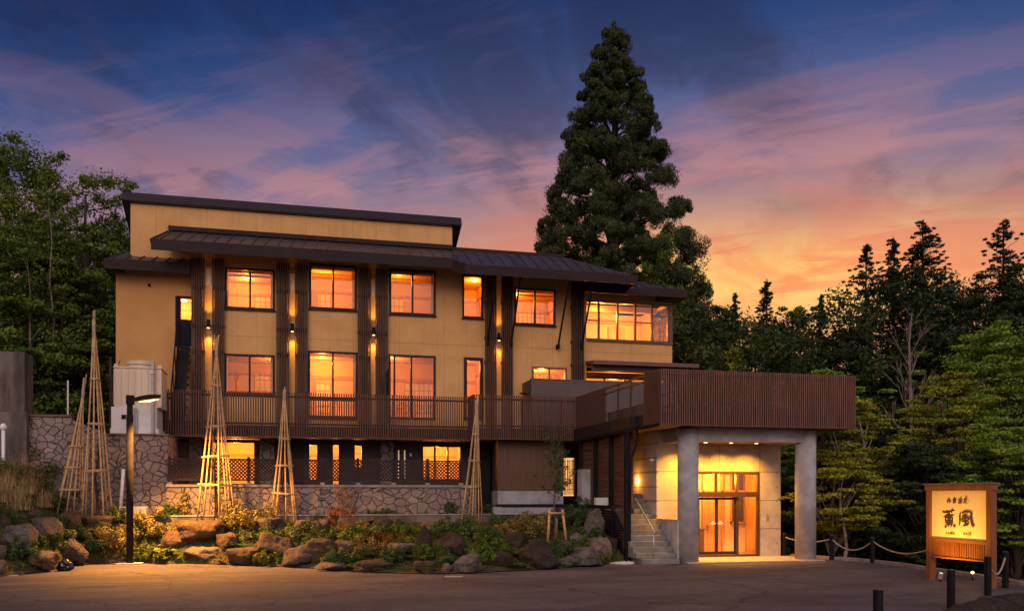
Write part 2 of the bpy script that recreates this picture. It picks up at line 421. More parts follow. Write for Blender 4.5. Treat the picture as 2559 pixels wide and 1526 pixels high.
def leaf_mat(name, a, b, c, transl=.25):
    m = bpy.data.materials.new(name); m.use_nodes = True
    N = NT(m.node_tree)
    at = N.new('ShaderNodeAttribute'); at.attribute_name = 'tint'
    col = N.ramp(at.outputs['Fac'], [(0.0, a), (.5, b), (1.0, c)])
    d = N.new('ShaderNodeBsdfPrincipled'); N.put(d.inputs['Base Color'], col); d.inputs['Roughness'].default_value = .6
    d.inputs['Specular IOR Level'].default_value = .2
    tr = N.new('ShaderNodeBsdfTranslucent'); N.put(tr.inputs[0], col)
    mx = N.new('ShaderNodeMixShader'); mx.inputs[0].default_value = transl
    N.l.new(d.outputs[0], mx.inputs[1]); N.l.new(tr.outputs[0], mx.inputs[2])
    o = N.new('ShaderNodeOutputMaterial'); N.l.new(mx.outputs[0], o.inputs[0])
    return m
LM = {'cedar': leaf_mat('cedar_needles', (0.0216, 0.0351, 0.0135), (0.0459, 0.0648, 0.0189), (0.0891, 0.1080, 0.0324)),
      'fir': leaf_mat('fir_needles', (0.0173, 0.0288, 0.0115), (0.0288, 0.0461, 0.0158), (0.0490, 0.0662, 0.0216)),
      'broad': leaf_mat('broad_leaves', (0.0528, 0.0880, 0.0141), (0.1021, 0.1549, 0.0211), (0.1848, 0.2288, 0.0317)),
      'maple': leaf_mat('maple_leaves', (0.1463, 0.1950, 0.0196), (0.2730, 0.3023, 0.0274), (0.4484, 0.3803, 0.0312)),
      'maple_green': leaf_mat('green_maple_leaves', (0.0986, 0.1865, 0.0219), (0.1865, 0.2963, 0.0307), (0.3071, 0.3949, 0.0439)),
      'dark': leaf_mat('dark_leaves', (0.0170, 0.0323, 0.0119), (0.0374, 0.0578, 0.0153), (0.0680, 0.0935, 0.0221)),
      'plant': leaf_mat('garden_leaves', (0.0500, 0.0850, 0.0120), (0.0850, 0.1300, 0.0200), (0.1500, 0.1800, 0.0300)),
      'plant_dark': leaf_mat('dark_garden_leaves', (0.0260, 0.0585, 0.0130), (0.0455, 0.0910, 0.0208), (0.0780, 0.1300, 0.0312)),
      'gold': leaf_mat('yellow_variegated_leaves', (0.0900, 0.0825, 0.0150), (0.1800, 0.1425, 0.0375), (0.2700, 0.2100, 0.0675)),
      'rust': leaf_mat('rusty_leaves', (.13, .045, .015), (.19, .075, .02), (.20, .12, .03)),
      'red': leaf_mat('red_brown_leaves', (.20, .045, .025), (.22, .08, .03), (.15, .12, .03)),
      'straw': leaf_mat('dry_grass_blades', (0.2160, 0.1620, 0.0675), (0.3780, 0.2700, 0.1215), (0.5400, 0.3915, 0.1890)),
      'grass': leaf_mat('green_grass_blades', (.04, .06, .012), (.07, .10, .02), (.13, .13, .04))}
BARK = mat('grey_bark', (.11, .085, .065), (.06, .045, .035), 5, .9, .8, 12, stretch=(3, 3, .6), spec=.1)
BARK_DARK = mat('dark_bark', (.05, .035, .027), (.028, .02, .016), 5, .9, .8, 12, stretch=(3, 3, .6), spec=.1)
BARK_PALE = mat('pale_bark', (.24, .19, .165), (.15, .115, .10), 6, .85, .5, 14, spec=.1)
def glass_mat(name, fac, tint=(1, 1, 1), rough=.01):
    m = bpy.data.materials.new(name); m.use_nodes = True
    N = NT(m.node_tree)
    t = N.new('ShaderNodeBsdfTransparent'); t.inputs[0].default_value = (*tint, 1)
    g = N.new('ShaderNodeBsdfGlossy'); g.inputs['Roughness'].default_value = rough
    b = N.new('ShaderNodeBump'); b.inputs['Strength'].default_value = .02; b.inputs['Distance'].default_value = .02
    N.put(b.inputs['Height'], N.noise(N.new('ShaderNodeTexCoord').outputs['Object'], 1.2, 2, .5)); N.l.new(b.outputs[0], g.inputs['Normal'])
    lw = N.new('ShaderNodeLayerWeight'); lw.inputs[0].default_value = .35
    f = N.m('ADD', fac, N.m('MULTIPLY', lw.outputs['Fresnel'], .22), clamp=True)
    mx = N.new('ShaderNodeMixShader'); N.put(mx.inputs[0], f)
    N.l.new(t.outputs[0], mx.inputs[1]); N.l.new(g.outputs[0], mx.inputs[2])
    o = N.new('ShaderNodeOutputMaterial'); N.l.new(mx.outputs[0], o.inputs[0])
    return m
M['glass'] = glass_mat('window_glass', .085)
M['door_glass'] = glass_mat('door_glass', .06)
M['lamp_glow'] = emis('warm_lamp_glow', (1.0, .55, .16), 9.0)
M['bulb'] = emis('warm_ceiling_lamp', (1.0, .62, .22), 5.0)

# ================================================================ ground
def lerp_table(tab, x):
    if x <= tab[0][0]: return tab[0][1]
    for (a, va), (b, vb) in zip(tab, tab[1:]):
        if x <= b: return va + (vb - va) * (x - a) / (b - a)
    return tab[-1][1]
kerb_px = [(1961, 1389), (2030, 1393), (2079, 1397), (2130, 1400), (2181, 1405), (2260, 1414), (2335, 1426), (2430, 1440), (2500, 1452), (2560, 1462), (2700, 1480)]
kerb_line = [GP(x, y) for x, y in kerb_px]
kerb_line = [(16.4, 26.6)] + kerb_line[1:]
garden_px = [(-260, 1462), (-100, 1449), (0, 1440), (60, 1434), (110, 1427), (180, 1413), (250, 1407), (320, 1405), (420, 1407), (500, 1408), (650, 1413), (790, 1420), (900, 1428),
             (1000, 1432), (1100, 1433), (1200, 1431), (1300, 1425), (1400, 1419), (1500, 1410), (1572, 1403)]
garden_front = [GP(x, y) for x, y in garden_px]
# asphalt sheet
bm = MB()
poly = [(-30, -12)] + [(26, -12)] + [(24, 10), (kerb_line[-1][0] + 1.5, kerb_line[-1][1] - 3)] + kerb_line[::-1] + [(16.2, 27.2), (11, 27.2), (10.4, 26.2)] + garden_front[::-1] + [(-30, 22)]
cx, cy = 4, 12
vs = [(x, y, 0.0) for x, y in poly]
import mathutils.geometry as mg
tris = mg.tessellate_polygon([[Vector(v) for v in vs]])
bm.add(vs, [tuple(t) for t in tris])
asp = bm.build('asphalt_forecourt', M['asphalt'])
me = asp.data
import bmesh
b = bmesh.new(); b.from_mesh(me); bmesh.ops.recalc_face_normals(b, faces=b.faces)
for f in b.faces:
    if f.normal.z < 0: f.normal_flip()
b.to_mesh(me); b.free()
tag(asp, kind='structure')
# terrain: one sheet out to the horizon
xs = np.concatenate([np.linspace(-700, -60, 12), np.linspace(-52, 70, 72), np.linspace(80, 800, 12)])
ys = np.concatenate([np.linspace(-400, -20, 8), np.linspace(-14, 90, 60), np.linspace(100, 1500, 14)])
def hill(x, y):
    z = -.06
    # bank dropping away beyond the kerb on the right, wooded rise far behind
    if x > 16.6:
        ky = lerp_table([(16.4, 26.6), (18.5, 26.8), (19.0, 26.0), (19.4, 24), (19.6, 10)], x)
        dd = max(0.0, min(6.0, (x - 18.5) * .5 + max(0, y - 24) * .5))
        if x > 18.0 or y > 27.5: z -= min(1.5, dd * .35)
    if y > 44: z += min(7.0, (y - 44) * .10) 
    if x < -12: z += min(5, (-12 - x) * .25) * (1 if y > 22 else max(0, (y - 12) / 10))
    if y > 26 or abs(x) > 26: z += noise.noise(Vector((x * .08, y * .08, 0))) * .5 - .2
    return z
vs = [(x, y, hill(x, y)) for y in ys for x in xs]
nx = len(xs)
fs = [(j * nx + i, j * nx + i + 1, (j + 1) * nx + i + 1, (j + 1) * nx + i) for j in range(len(ys) - 1) for i in range(nx - 1)]
tag(MB().add(vs, fs).build('forest_ground', M['forest_floor'], smooth=True), kind='structure')
# kerb along the drop
kb = MB()
for (a, c) in zip(kerb_line, kerb_line[1:]):
    kb.bar((a[0], a[1], .035), (c[0], c[1], .035), .16, .13)
tag(kb.build('edge_kerb', M['stone_cap'], bevel=.015), kind='structure')

# garden bank
GB_Y = 30.35
def garden_back_z(px): return lerp_table([(-260, 3.4), (0, 2.6), (70, 2.3), (140, 1.7), (200, 1.22), (1250, 1.12), (1430, 1.25), (1572, .9)], px)
def back_y(px): return lerp_table([(-260, 31.5), (150, 31.0), (250, GB_Y), (1350, GB_Y), (1480, 28.4), (1572, 27.2)], px)
GR = []
ns = 26
pxs = np.linspace(-260, 1572, 150)
for px in pxs:
    row = []
    fy = lerp_table(garden_px, px); fx, fyy = GP(px, fy)
    # same photo column carried back to the curb
    by = back_y(px); bx = PX(px, by)
    for k in range(ns):
        s = k / (ns - 1)
        x = fx + (bx - fx) * s; y = fyy + (by - fyy) * s
        z = .02 + (garden_back_z(px)) * (s ** .85)
        z += (noise.noise(Vector((x * 1.3, y * 1.3, 3))) * .12 + noise.noise(Vector((x * 4, y * 4, 3))) * .04) * min(1, s * 4) * min(1, (1 - s) * 6)
        row.append((x, y, z))
    GR.append(row)
vs = [p for r in GR for p in r]
fs = [(i * ns + k, (i + 1) * ns + k, (i + 1) * ns + k + 1, i * ns + k + 1) for i in range(len(GR) - 1) for k in range(ns - 1)]
gd = MB().add(vs, fs)
# skirt so the bank has a body
tag(gd.build('garden_bank', M['soil'], smooth=True), kind='structure')
def garden_hit(px, py):
    """point of the garden bank seen at photo point px, py"""
    i = min(range(len(pxs)), key=lambda k: abs(pxs[k] - px)); row = GR[i]
    best = None
    prev = None
    for p in row:
        d = depth(p[0], p[1]); yy = 1232 + (EYE - p[2]) * F / d
        if prev and (prev[0] - py) * (yy - py) <= 0:
            t = (prev[0] - py) / (prev[0] - yy + 1e-9)
            q = [prev[1][j] + (p[j] - prev[1][j]) * t for j in range(3)]
            return q
        prev = (yy, p)
    p0 = row[0]; pl = row[-1]
    return list(p0) if py > 1232 + (EYE - p0[2]) * F / depth(p0[0], p0[1]) else list(pl)
# raised terrace behind the garden: fills between curb and basement wall
tr = MB()
tr.prism([(-6.6, 30.55), (9.9, 30.55), (9.9, 35.4), (-6.6, 35.4)], 0, 1.36)
tr.prism([(9.9, 27.75), (13.2, 27.75), (13.2, 35.4), (9.9, 35.4)], 0, 1.62)
tag(tr.build('raised_terrace', M['concrete_old']), kind='structure')
cb = MB().box(-5.9, 9.98, 30.36, 30.55, .6, 1.40)
tag(cb.build('terrace_kerb', M['concrete_old'], bevel=.01), kind='structure')
tag(MB().box(-5.9, 9.98, 30.34, 30.56, 1.402, 1.425).build('kerb_edging', M['concrete']), kind='structure')

# ================================================================ the inn
inn = empty('hot_spring_inn', (4.0, 35.0, 1.4), 'mustard stucco inn with dark slatted balconies, lit windows and a pillared entrance canopy', 'building')
def part(bm_, name, m, parent=None, label=None, **kw):
    o = bm_.build(name, m, parent or inn, **kw)
    if label: o['label'] = label
    return o
def wall_boxes(bm_, x0, x1, z0, z1, Y, th, holes):
    xs_ = sorted(set([x0, x1] + [h for hh in holes for h in hh[:2] if x0 < h < x1]))
    for a, c in zip(xs_, xs_[1:]):
        cuts = sorted([(h[2], h[3]) for h in holes if h[0] <= a + 1e-6 and h[1] >= c - 1e-6])
        z = z0
        for (u, v) in cuts:
            if u > z: bm_.box(a, c, Y, Y + th, z, u)
            z = max(z, v)
        if z < z1: bm_.box(a, c, Y, Y + th, z, z1)
YF = 35.0
def win(px0, px1, py0, py1, Y=YF):      # measured opening -> (x0, x1, z0, z1)
    pm = (px0 + px1) / 2
    return (PX(px0, Y), PX(px1, Y), PZ(pm, py1, Y), PZ(pm, py0, Y))
W_UP = [win(563.2, 687.3, 671, 773), win(773.3, 891.9, 661, 773.5), win(973.4, 1089, 674, 786.5), win(1155.8, 1207.7, 688, 795), win(1285.6, 1388.3, 721.5, 812.5)]
W_LOW = [win(561, 687, 885, 985), win(770, 894, 878, 1043), win(972, 1089, 887, 1047), win(1159.5, 1207.7, 893, 1050), win(1330, 1416.4, 917, 975)]

holes = W_UP + W_LOW
wl = MB()
wall_boxes(wl, -3.73, 11.95, 4.3, 11.5, YF, .16, holes)
part(wl, 'front_wall', M['stucco'])
# left block, upper wall, body of the house
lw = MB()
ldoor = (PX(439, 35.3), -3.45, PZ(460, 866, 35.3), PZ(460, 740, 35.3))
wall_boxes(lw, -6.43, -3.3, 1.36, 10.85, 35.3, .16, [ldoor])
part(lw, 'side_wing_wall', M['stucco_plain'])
uw = MB()
uw.prism([(-5.88, 35.05), (6.24, 35.05), (6.24, 35.2), (-5.88, 35.2)], 10.9, 12.92)
part(uw, 'upper_wall', M['stucco'])
by = MB()
by.prism([(-6.43, 35.46), (-6.28, 35.46), (-6.28, 45), (-6.43, 45)], 1.36, 10.7)
by.prism([(-6.28, 44.85), (15.9, 44.85), (15.9, 45), (-6.28, 45)], 1.36, 10.6)
by.prism([(-5.88, 35.2), (-5.73, 35.2), (-5.73, 40), (-5.88, 40)], 10.6, lambda x, y: 12.9 - .45 * (y - 35.2))
by.prism([(6.09, 35.2), (6.24, 35.2), (6.24, 40), (6.09, 40)], 10.6, lambda x, y: 12.9 - .45 * (y - 35.2))
by.prism([(15.83, 38.6), (15.98, 38.6), (15.98, 44.8), (15.83, 44.8)], 4.3, 10.6)
part(by, 'rear_walls', M['stucco_plain'])
# sunroom at the right end
YS = 35.3
sr = MB()
sx0, sx1, sz0, sz1 = PX(1461, YS), PX(1677, YS), 8.66, 10.33
wall_boxes(sr, 11.95, 15.98, 7.68, 10.75, YS, .14, [(11.98, 15.86, sz0, sz1)])
wall_boxes(sr, 11.95, 15.98, 4.3, 7.35, YS + .35, .14, [(12.05, 15.8, 4.8, 7.15)])
sr.box(15.84, 15.98, YS + .14, 38.6, 7.68, sz0); sr.box(15.84, 15.98, YS + .14, 38.6, sz1, 10.7); sr.box(15.84, 15.98, YS + .49, 38.6, 4.3, 7.6)
sr.box(15.84, 15.98, 37.4, 38.6, sz0, sz1)
sr.box(11.95, 15.84, YS + .14, YS + .49, 7.55, 7.68)
part(sr, 'sunroom_wall', M['stucco'])

def add_window(rect, Y, mull=(.5,), rails=(), m=None, fw=.075, parent=None, proud=.035, sill=True, name='window', glass=None, extra_v=()):
    x0, x1, z0, z1 = rect
    m = m or M['frame']
    w = MB(); d0, d1 = Y - proud, Y + .10
    w.box(x0, x1, d0, d1, z1 - fw, z1); w.box(x0, x1, d0, d1, z0, z0 + fw)
    w.box(x0, x0 + fw, d0, d1, z0 + fw, z1 - fw); w.box(x1 - fw, x1, d0, d1, z0 + fw, z1 - fw)
    if sill: w.box(x0 - .03, x1 + .03, d0 - .05, Y - .002, z0 - .05, z0 - .002)
    for f in mull:
        x = x0 + (x1 - x0) * f
        w.box(x - .035, x + .035, d0 + .02, d1 - .02, z0 + fw, z1 - fw)
    for f in rails:
        z = z0 + (z1 - z0) * f
        w.box(x0 + fw, x1 - fw, d0 + .023, d1 - .023, z - .045, z + .045)
    for (f, a, c) in extra_v:
        x = x0 + (x1 - x0) * f
        w.box(x + .03, x0 + (x1 - x0) * a, d0 + .023, d1 - .023, z0 + (z1 - z0) * c - .02, z0 + (z1 - z0) * c + .02)
    fr = part(w, name, m, parent)
    g = MB().add([(x0 + fw, Y + .03, z0 + fw), (x1 - fw, Y + .03, z0 + fw), (x1 - fw, Y + .03, z1 - fw), (x0 + fw, Y + .03, z1 - fw)], [(0, 1, 2, 3)])
    part(g, 'pane', glass or M['glass'], fr)
    return fr
ROOM_W = (1.0, .33, .032)
rid = [0]
def add_room(rect, Y, dep=3.0, pad=.55, ceil_up=.10, floor_dn=.75, power=60, col=ROOM_W, kind=0, lampx=.3, wallm=None, ceilm=None, lampy=.9, x_lim=None):
    x0, x1, z0, z1 = rect
    a, c = x0 - pad, x1 + pad
    if x_lim: a, c = max(a, x_lim[0]), min(c, x_lim[1])
    y0, y1 = Y + .17, Y + dep; f, t = z0 - floor_dn, z1 + ceil_up
    v = [(a, y0, f), (c, y0, f), (c, y1, f), (a, y1, f), (a, y0, t), (c, y0, t), (c, y1, t), (a, y1, t)]
    r_ = part(MB().add(v, [(0, 1, 2, 3), (1, 5, 6, 2), (2, 6, 7, 3), (3, 7, 4, 0)]), 'room_interior', wallm or M['room'])
    cl = part(MB().add(v, [(4, 7, 6, 5)]), 'room_ceiling', ceilm or M['room_ceiling'], r_)
    fur = MB()
    fur.box(a + .01, c - .01, y1 - .05, y1 - .003, z0 + (z1 - z0) * .72, z0 + (z1 - z0) * .78)
    rr_ = random.Random(int(x0 * 100) + int(z0 * 10))
    if kind in (0, 1, 2) and x1 - x0 > 1.2:
        gx = a + .25 if kind == 1 else a + (c - a) * .52
        sc_ = MB(); pw_ = min(1.5, (c - a) * .42)
        sc_.box(gx, gx + pw_, y1 - .03, y1 - .012, f + .1, f + 2.0)
        so_ = part(sc_, 'paper_screen', M['paper'], r_)
        gr = MB()
        for i_ in range(7): gr.box(gx + pw_ * i_ / 6 - .012, gx + pw_ * i_ / 6 + .012, y1 - .05, y1 - .031, f + .1, f + 2.0)
        for i_ in range(7): gr.box(gx, gx + pw_, y1 - .052, y1 - .033, f + .1 + 1.9 * i_ / 6 - .010, f + .1 + 1.9 * i_ / 6 + .010)
        for i_ in range(1, 4): gr.box(a + .02, c - .02, y0 + dep * i_ / 4.5, y0 + dep * i_ / 4.5 + .07, t - .08, t - .004)
        part(gr, 'screen_grid', M['room_wood'], r_)
    if kind in (0, 1) and x1 - x0 > 1.0:
        for (u0, u1) in (((x0 - .12, x0 + .16),) if rr_.random() < .5 else ((x1 - .15, x1 + .12), (x0 - .12, x0 + .10))):
            n_ = 14; cu = [(u0 + (u1 - u0) * i_ / n_, y0 + .12 + .035 * math.sin(i_ * 1.9)) for i_ in range(n_ + 1)]
            part(MB().add([(p_[0], p_[1], z0 - .1) for p_ in cu] + [(p_[0], p_[1], z1 + .04) for p_ in cu], [(i_, i_ + 1, n_ + 2 + i_, n_ + 1 + i_) for i_ in range(n_)]), 'curtain', M['curtain'], r_)
    if kind == 0: fur.box(a + (c - a) * .55, a + (c - a) * .8, y1 - .6, y1 - .01, f, z0 + .45)
    if kind == 1:
        fur.box(c - .12, c - .01, y0 + .6, y1 - .5, f, z0 + (z1 - z0) * .6)
        fur.box(a + .4, a + .95, y1 - .08, y1 - .01, f, z0 + (z1 - z0) * .70)
    if kind == 2:
        fur.box(c - .06, c - .005, y0 + .9, y0 + 1.0, f, t - .02); fur.box(c - .06, c - .005, y0 + .3, y1 - .2, z1 - .42, z1 - .36)
    part(fur, 'room_trim', M['room_wood'], r_)
    lx = a + (c - a) * lampx; ly = y0 + lampy
    part(MB().lathe([(.02, 0), (.10, 0), (.12, .03), (.12, .055)], (lx, ly, t - .07)), 'ceiling_lamp', M['bulb'], r_)
    light('room_light', 'POINT', (lx, ly + .1, t - .35), power, col, r_, shadow_soft_size=.12)
    rid[0] += 1
    return r_
PW = 125
add_window(W_UP[0], YF); add_room(W_UP[0], YF, power=PW * .95, kind=0, lampx=.42, lampy=1.6)
add_window(W_UP[1], YF); add_room(W_UP[1], YF, power=PW * 1.35, kind=1, lampx=.38, lampy=.8)
add_window(W_UP[2], YF); add_room(W_UP[2], YF, power=PW * .8, kind=1, lampx=.36, lampy=.9)
add_window(W_UP[3], YF, mull=()); add_room(W_UP[3], YF, power=PW * .9, kind=2, lampx=.7, pad=.35, x_lim=(-9, 8.0))
add_window(W_UP[4], YF); add_room(W_UP[4], YF, power=PW * 1.15, kind=2, lampx=.33, lampy=1.3)
add_window(W_LOW[0], YF); add_room(W_LOW[0], YF, power=PW * .6, kind=0, lampx=.8)
add_window(W_LOW[1], YF, rails=(.27,)); add_room(W_LOW[1], YF, power=PW * 1.5, kind=1, lampx=.38, floor_dn=.3, lampy=1.5)
add_window(W_LOW[2], YF, mull=(.48, .12), sill=False); add_room(W_LOW[2], YF, power=PW * .85, kind=2, lampx=.25, floor_dn=.2)
add_window(W_LOW[3], YF, mull=(), fw=.13, sill=False); add_room(W_LOW[3], YF, power=PW * .9, kind=2, lampx=.4, pad=.3, floor_dn=.2)
add_window(W_LOW[4], YF, m=M['bronze']); add_room(W_LOW[4], YF, power=PW * 1.3, kind=0, lampx=.5)
# sunroom windows
srw = (11.98, 15.86, sz0, sz1)
sw = MB(); fwd = YS - .03
mx = [11.98] + [PX(p, YS) for p in (1497, 1544, 1588.5, 1630)] + [15.80]
sw.box(11.98, 15.86, fwd, YS + .1, sz1 - .07, sz1); sw.box(11.98, 15.86, fwd, YS + .1, sz0, sz0 + .07); sw.box(11.9, 16.0, YS - .07, YS - .002, sz0 - .06, sz0 - .003)
for x in mx: sw.box(x - .04, x + .04, fwd + .01, YS + .09, sz0 + .07, sz1 - .07)
for (a, c) in ((mx[0], mx[1]), (mx[3], mx[4])): sw.box(a + .04, c - .04, fwd + .02, YS + .07, (sz0 + sz1) / 2 - .02, (sz0 + sz1) / 2 + .02)
sw.box(15.84, 15.99, YS - .03, YS + .12, sz0, sz1)
swp = part(sw, 'sunroom_window', M['bronze'])
part(MB().add([(12, YS + .03, sz0), (15.84, YS + .03, sz0), (15.84, YS + .03, sz1), (12, YS + .03, sz1)], [(0, 1, 2, 3)]), 'pane', M['glass'], swp)
part(MB().add([(15.9, YS + .12, sz0), (15.9, 37.4, sz0), (15.9, 37.4, sz1), (15.9, YS + .12, sz1)], [(0, 1, 2, 3)]), 'pane', M['glass'], swp)
v = [(11.97, YS + .16, 7.7), (15.83, YS + .16, 7.7), (15.83, 38.5, 7.7), (11.97, 38.5, 7.7), (11.97, YS + .16, 10.45), (15.83, YS + .16, 10.45), (15.83, 38.5, 10.45), (11.97, 38.5, 10.45)]
ri = part(MB().add(v, [(0, 1, 2, 3), (2, 6, 7, 3), (3, 7, 4, 0)]), 'room_interior', M['room'])
part(MB().add(v, [(4, 7, 6, 5)]), 'room_ceiling', M['room'], ri)
part(MB().box(12, 15.8, 36.6, 36.8, 10.2, 10.44).box(12, 15.8, 38.3, 38.49, 10.0, 10.1).box(14.2, 15.0, 38.42, 38.49, 7.8, 9.9), 'room_trim', M['room_wood'], ri)
light('room_light', 'POINT', (13.0, 36.4, 9.9), 260, (1.0, .34, .04), ri, shadow_soft_size=.2)
light('room_light', 'POINT', (14.6, 37.4, 9.6), 180, (1.0, .34, .04), ri, shadow_soft_size=.2)
# lower sunroom: sliding glass behind the louvre screen
sl = (12.05, 15.8, 4.8, 7.15)
add_window(sl, YS + .35, mull=(.25, .5, .75), m=M['bronze'], sill=False)
v = [(11.97, 35.85, 4.66), (15.83, 35.85, 4.66), (15.83, 38.5, 4.66), (11.97, 38.5, 4.66), (11.97, 35.85, 7.4), (15.83, 35.85, 7.4), (15.83, 38.5, 7.4), (11.97, 38.5, 7.4)]
ri = part(MB().add(v, [(0, 1, 2, 3), (1, 5, 6, 2), (2, 6, 7, 3), (3, 7, 4, 0), (4, 7, 6, 5)]), 'room_interior', M['room'])
light('room_light', 'POINT', (13.8, 36.8, 7.0), 240, (1.0, .42, .08), ri, shadow_soft_size=.2)
# pent roof between the sunroom storeys
pr = MB()
pr.prism([(11.9, 34.0), (16.6, 34.0), (16.0, YS), (11.9, YS)], lambda x, y: 7.50 + .12 * (y - 34.0), lambda x, y: 7.58 + .12 * (y - 34.0))
pr.box(11.9, 16.6, 33.96, 34.0, 7.44, 7.60)
pr.box(11.98, 16.3, 34.35, 34.5, 7.24, 7.50)
part(pr, 'pent_roof', mat('purple_brown_trim', (.12, .060, .055), (.10, .05, .045), 2, .5, 0))

# side wing door
dr = MB(); Yd = 35.3
x0, x1, z0, z1 = ldoor
dr.box(x0, x0 + .09, Yd - .03, Yd + .1, z0, z1); dr.box(x0 + .09, x1, Yd - .03, Yd + .1, z1 - .09, z1)
zm = PZ(460, 798, Yd)
dr.box(x0 + .09, x1, Yd + .0, Yd + .08, z0, zm); dr.box(x0 + .09, x0 + .19, Yd + .0, Yd + .08, zm, z1 - .09)
dd = part(dr, 'side_door', M['navy'])
part(MB().add([(x0 + .19, Yd + .04, zm), (x1, Yd + .04, zm), (x1, Yd + .04, z1 - .09), (x0 + .19, Yd + .04, z1 - .09)], [(0, 1, 2, 3)]), 'pane', M['glass'], dd)
add_room((x0, x1, zm, z1), Yd, dep=1.6, pad=.15, power=45, kind=9, x_lim=(-9, -3.4))
part(MB().box(-5.3, -5.22, 35.2, 35.29, z1 + .3, z1 + .38), 'vent_cap', M['black'])

# slatted pilasters on the front wall
def pilaster(px0, px1, n=6):
    a, c = PX(px0, 34.86), PX(px1, 34.86)
    s = MB(); w = (c - a) / (n * 2 - 1) * 1.15
    for i in range(n):
        x = a + (c - a - w) * i / (n - 1)
        s.box(x, x + w, 34.78, 34.90, 4.6, 11.0)
    o = part(s, 'slatted_pilaster', M['slat_dark'])
    for z in (9.93, 8.47, 7.5, 6.0):
        k = MB().box(a - .01, c + .01, 34.90, 34.995, z - .05, z + .05)
        for i in range(n - 1):
            x = a + (c - a - w) * i / (n - 1) + w
            k.box(x + .004, x + (c - a - w) / (n - 1) - w - .004, 34.80, 34.90, z - .05, z + .05)
        part(k, 'bracket', M['black'], o)
for a, c in ((479, 512), (531, 561), (691, 724), (738, 769), (894.5, 927), (939, 969.5), (1213, 1240.5), (1254, 1281), (1429, 1459)): pilaster(a, c)
ps = MB()
for a, c, t, b_ in ((515, 528, 669, 711), (726, 736.5, 683, 724), (928.5, 937, 698, 738)):
    ps.box(PX(a, 34.97), PX(c, 34.97), 34.97, 34.998, PZ(a, b_, 34.97), PZ(a, t, 34.97))
part(ps, 'pale_tile_strip', M['tank'])
# wall lamps: light up and down between the slats
WL_COL = (1.0, .42, .05)
for i, px in enumerate((521.5, 731, 934, 1246.8)):
    x = PX(px, 34.8); z = 8.52
    l_ = MB().lathe([(.03, -.15), (.062, -.15), (.066, -.14), (.066, .15), (.058, .15), (.03, .12)], (x, 34.74, z), 16).box(x - .03, x + .03, 34.80, 34.995, z - .04, z + .04)
    o = part(l_, 'wall_lamp', M['steel'] if False else M['black'], smooth=False)
    part(MB().lathe([(.01, -.158), (.05, -.158), (.05, -.152)], (x, 34.74, z), 14), 'lens', M['lamp_glow'], o)
    light('lamp_beam', 'SPOT', (x, 34.74, z - .18), 150, WL_COL, o, spot_size=R(76), spot_blend=.8, shadow_soft_size=.05, rot=(R(9), 0, 0))
    light('lamp_beam', 'SPOT', (x, 34.74, z + .18), 90, WL_COL, o, spot_size=R(66), spot_blend=.8, shadow_soft_size=.05, rot=(R(180 - 9), 0, 0))

# ---- roofs
def roof_z(x, y): return 11.27 + .542 * (y - 33.7)
rf = MB()
top = [(-4.94, 33.7), (6.02, 33.7), (6.40, 33.0), (13.4, 33.0), (11.0, 35.12), (6.2, 35.12), (-4.5, 35.12)]
rf.prism([(-4.94, 33.7), (6.02, 33.7), (6.25, 35.04), (-4.5, 35.04)], lambda x, y: roof_z(x, y) - .35, roof_z)
rf.prism([(6.02, 33.7), (6.38, 33.0), (13.4, 33.0), (11.0, 35.10), (6.25, 35.10)], lambda x, y: roof_z(x, y) - .33, roof_z)
rf.prism([(11.0, 35.10), (13.4, 33.0), (13.4, 37.5), (11.0, 35.7)], lambda x, y: roof_z(x, y) - .33 if y < 35.2 else 11.4, lambda x, y: roof_z(x, y) if y < 35.2 else (12.03 if x < 12 else 10.9))
rf.prism([(6.25, 35.11), (11.0, 35.11), (11.0, 35.7), (6.25, 40)], 11.3, lambda x, y: 12.02 if y < 36 else 11.5)
mr = part(rf, 'main_roof', M['roof'])
rs = MB()
x = -4.7
while x < 13.0:
    y0 = 33.7 if x < 6.05 else 33.0
    y1 = 35.04 if x < 11.0 else 35.1 - (x - 11.0) * (2.1 / 2.4)
    if y1 - y0 > .1:
        xt = x + (.30 * (1 - (x + 4.94) / 11) if x < 6 else 0)
        rs.bar((x, y0 + .01, roof_z(x, y0) + .02), (xt, y1, roof_z(x, y1) + .02), .028, .05)
    x += .455
part(rs, 'standing_seams', M['roof'], mr)
fl = MB()
fl.box(-4.55, 6.26, 34.93, 35.045, 12.0, 12.17)
fl.box(6.26, 10.95, 35.02, 35.2, 11.98, 12.12)
part(fl, 'ridge_flashing', M['fascia'], mr)
fc = MB()
fc.bar((-4.97, 33.685, 11.10), (6.02, 33.685, 11.10), .03, .40)
fc.bar((6.36, 32.985, 10.735), (13.43, 32.985, 10.735), .03, .37)
fc.bar((6.02, 33.69, 11.05), (6.38, 32.99, 10.74), .03, .40)
fc.bar((13.42, 32.98, 10.735), (13.42, 34.8, 10.735), .03, .37)
fc.bar((-4.965, 33.69, 11.10), (-4.53, 35.0, 11.8), .03, .38)
part(fc, 'fascia', M['fascia'], mr)
# struts under the projecting eave
for px in (1217, 1276, 1393, 1451):
    x = PX(px, 34.95)
    part(MB().bar((x, 34.80, 8.27), (x, 33.25, 10.72), .06, .075).box(x - .05, x + .05, 34.72, 34.99, 8.16, 8.32), 'eave_strut', M['black'])
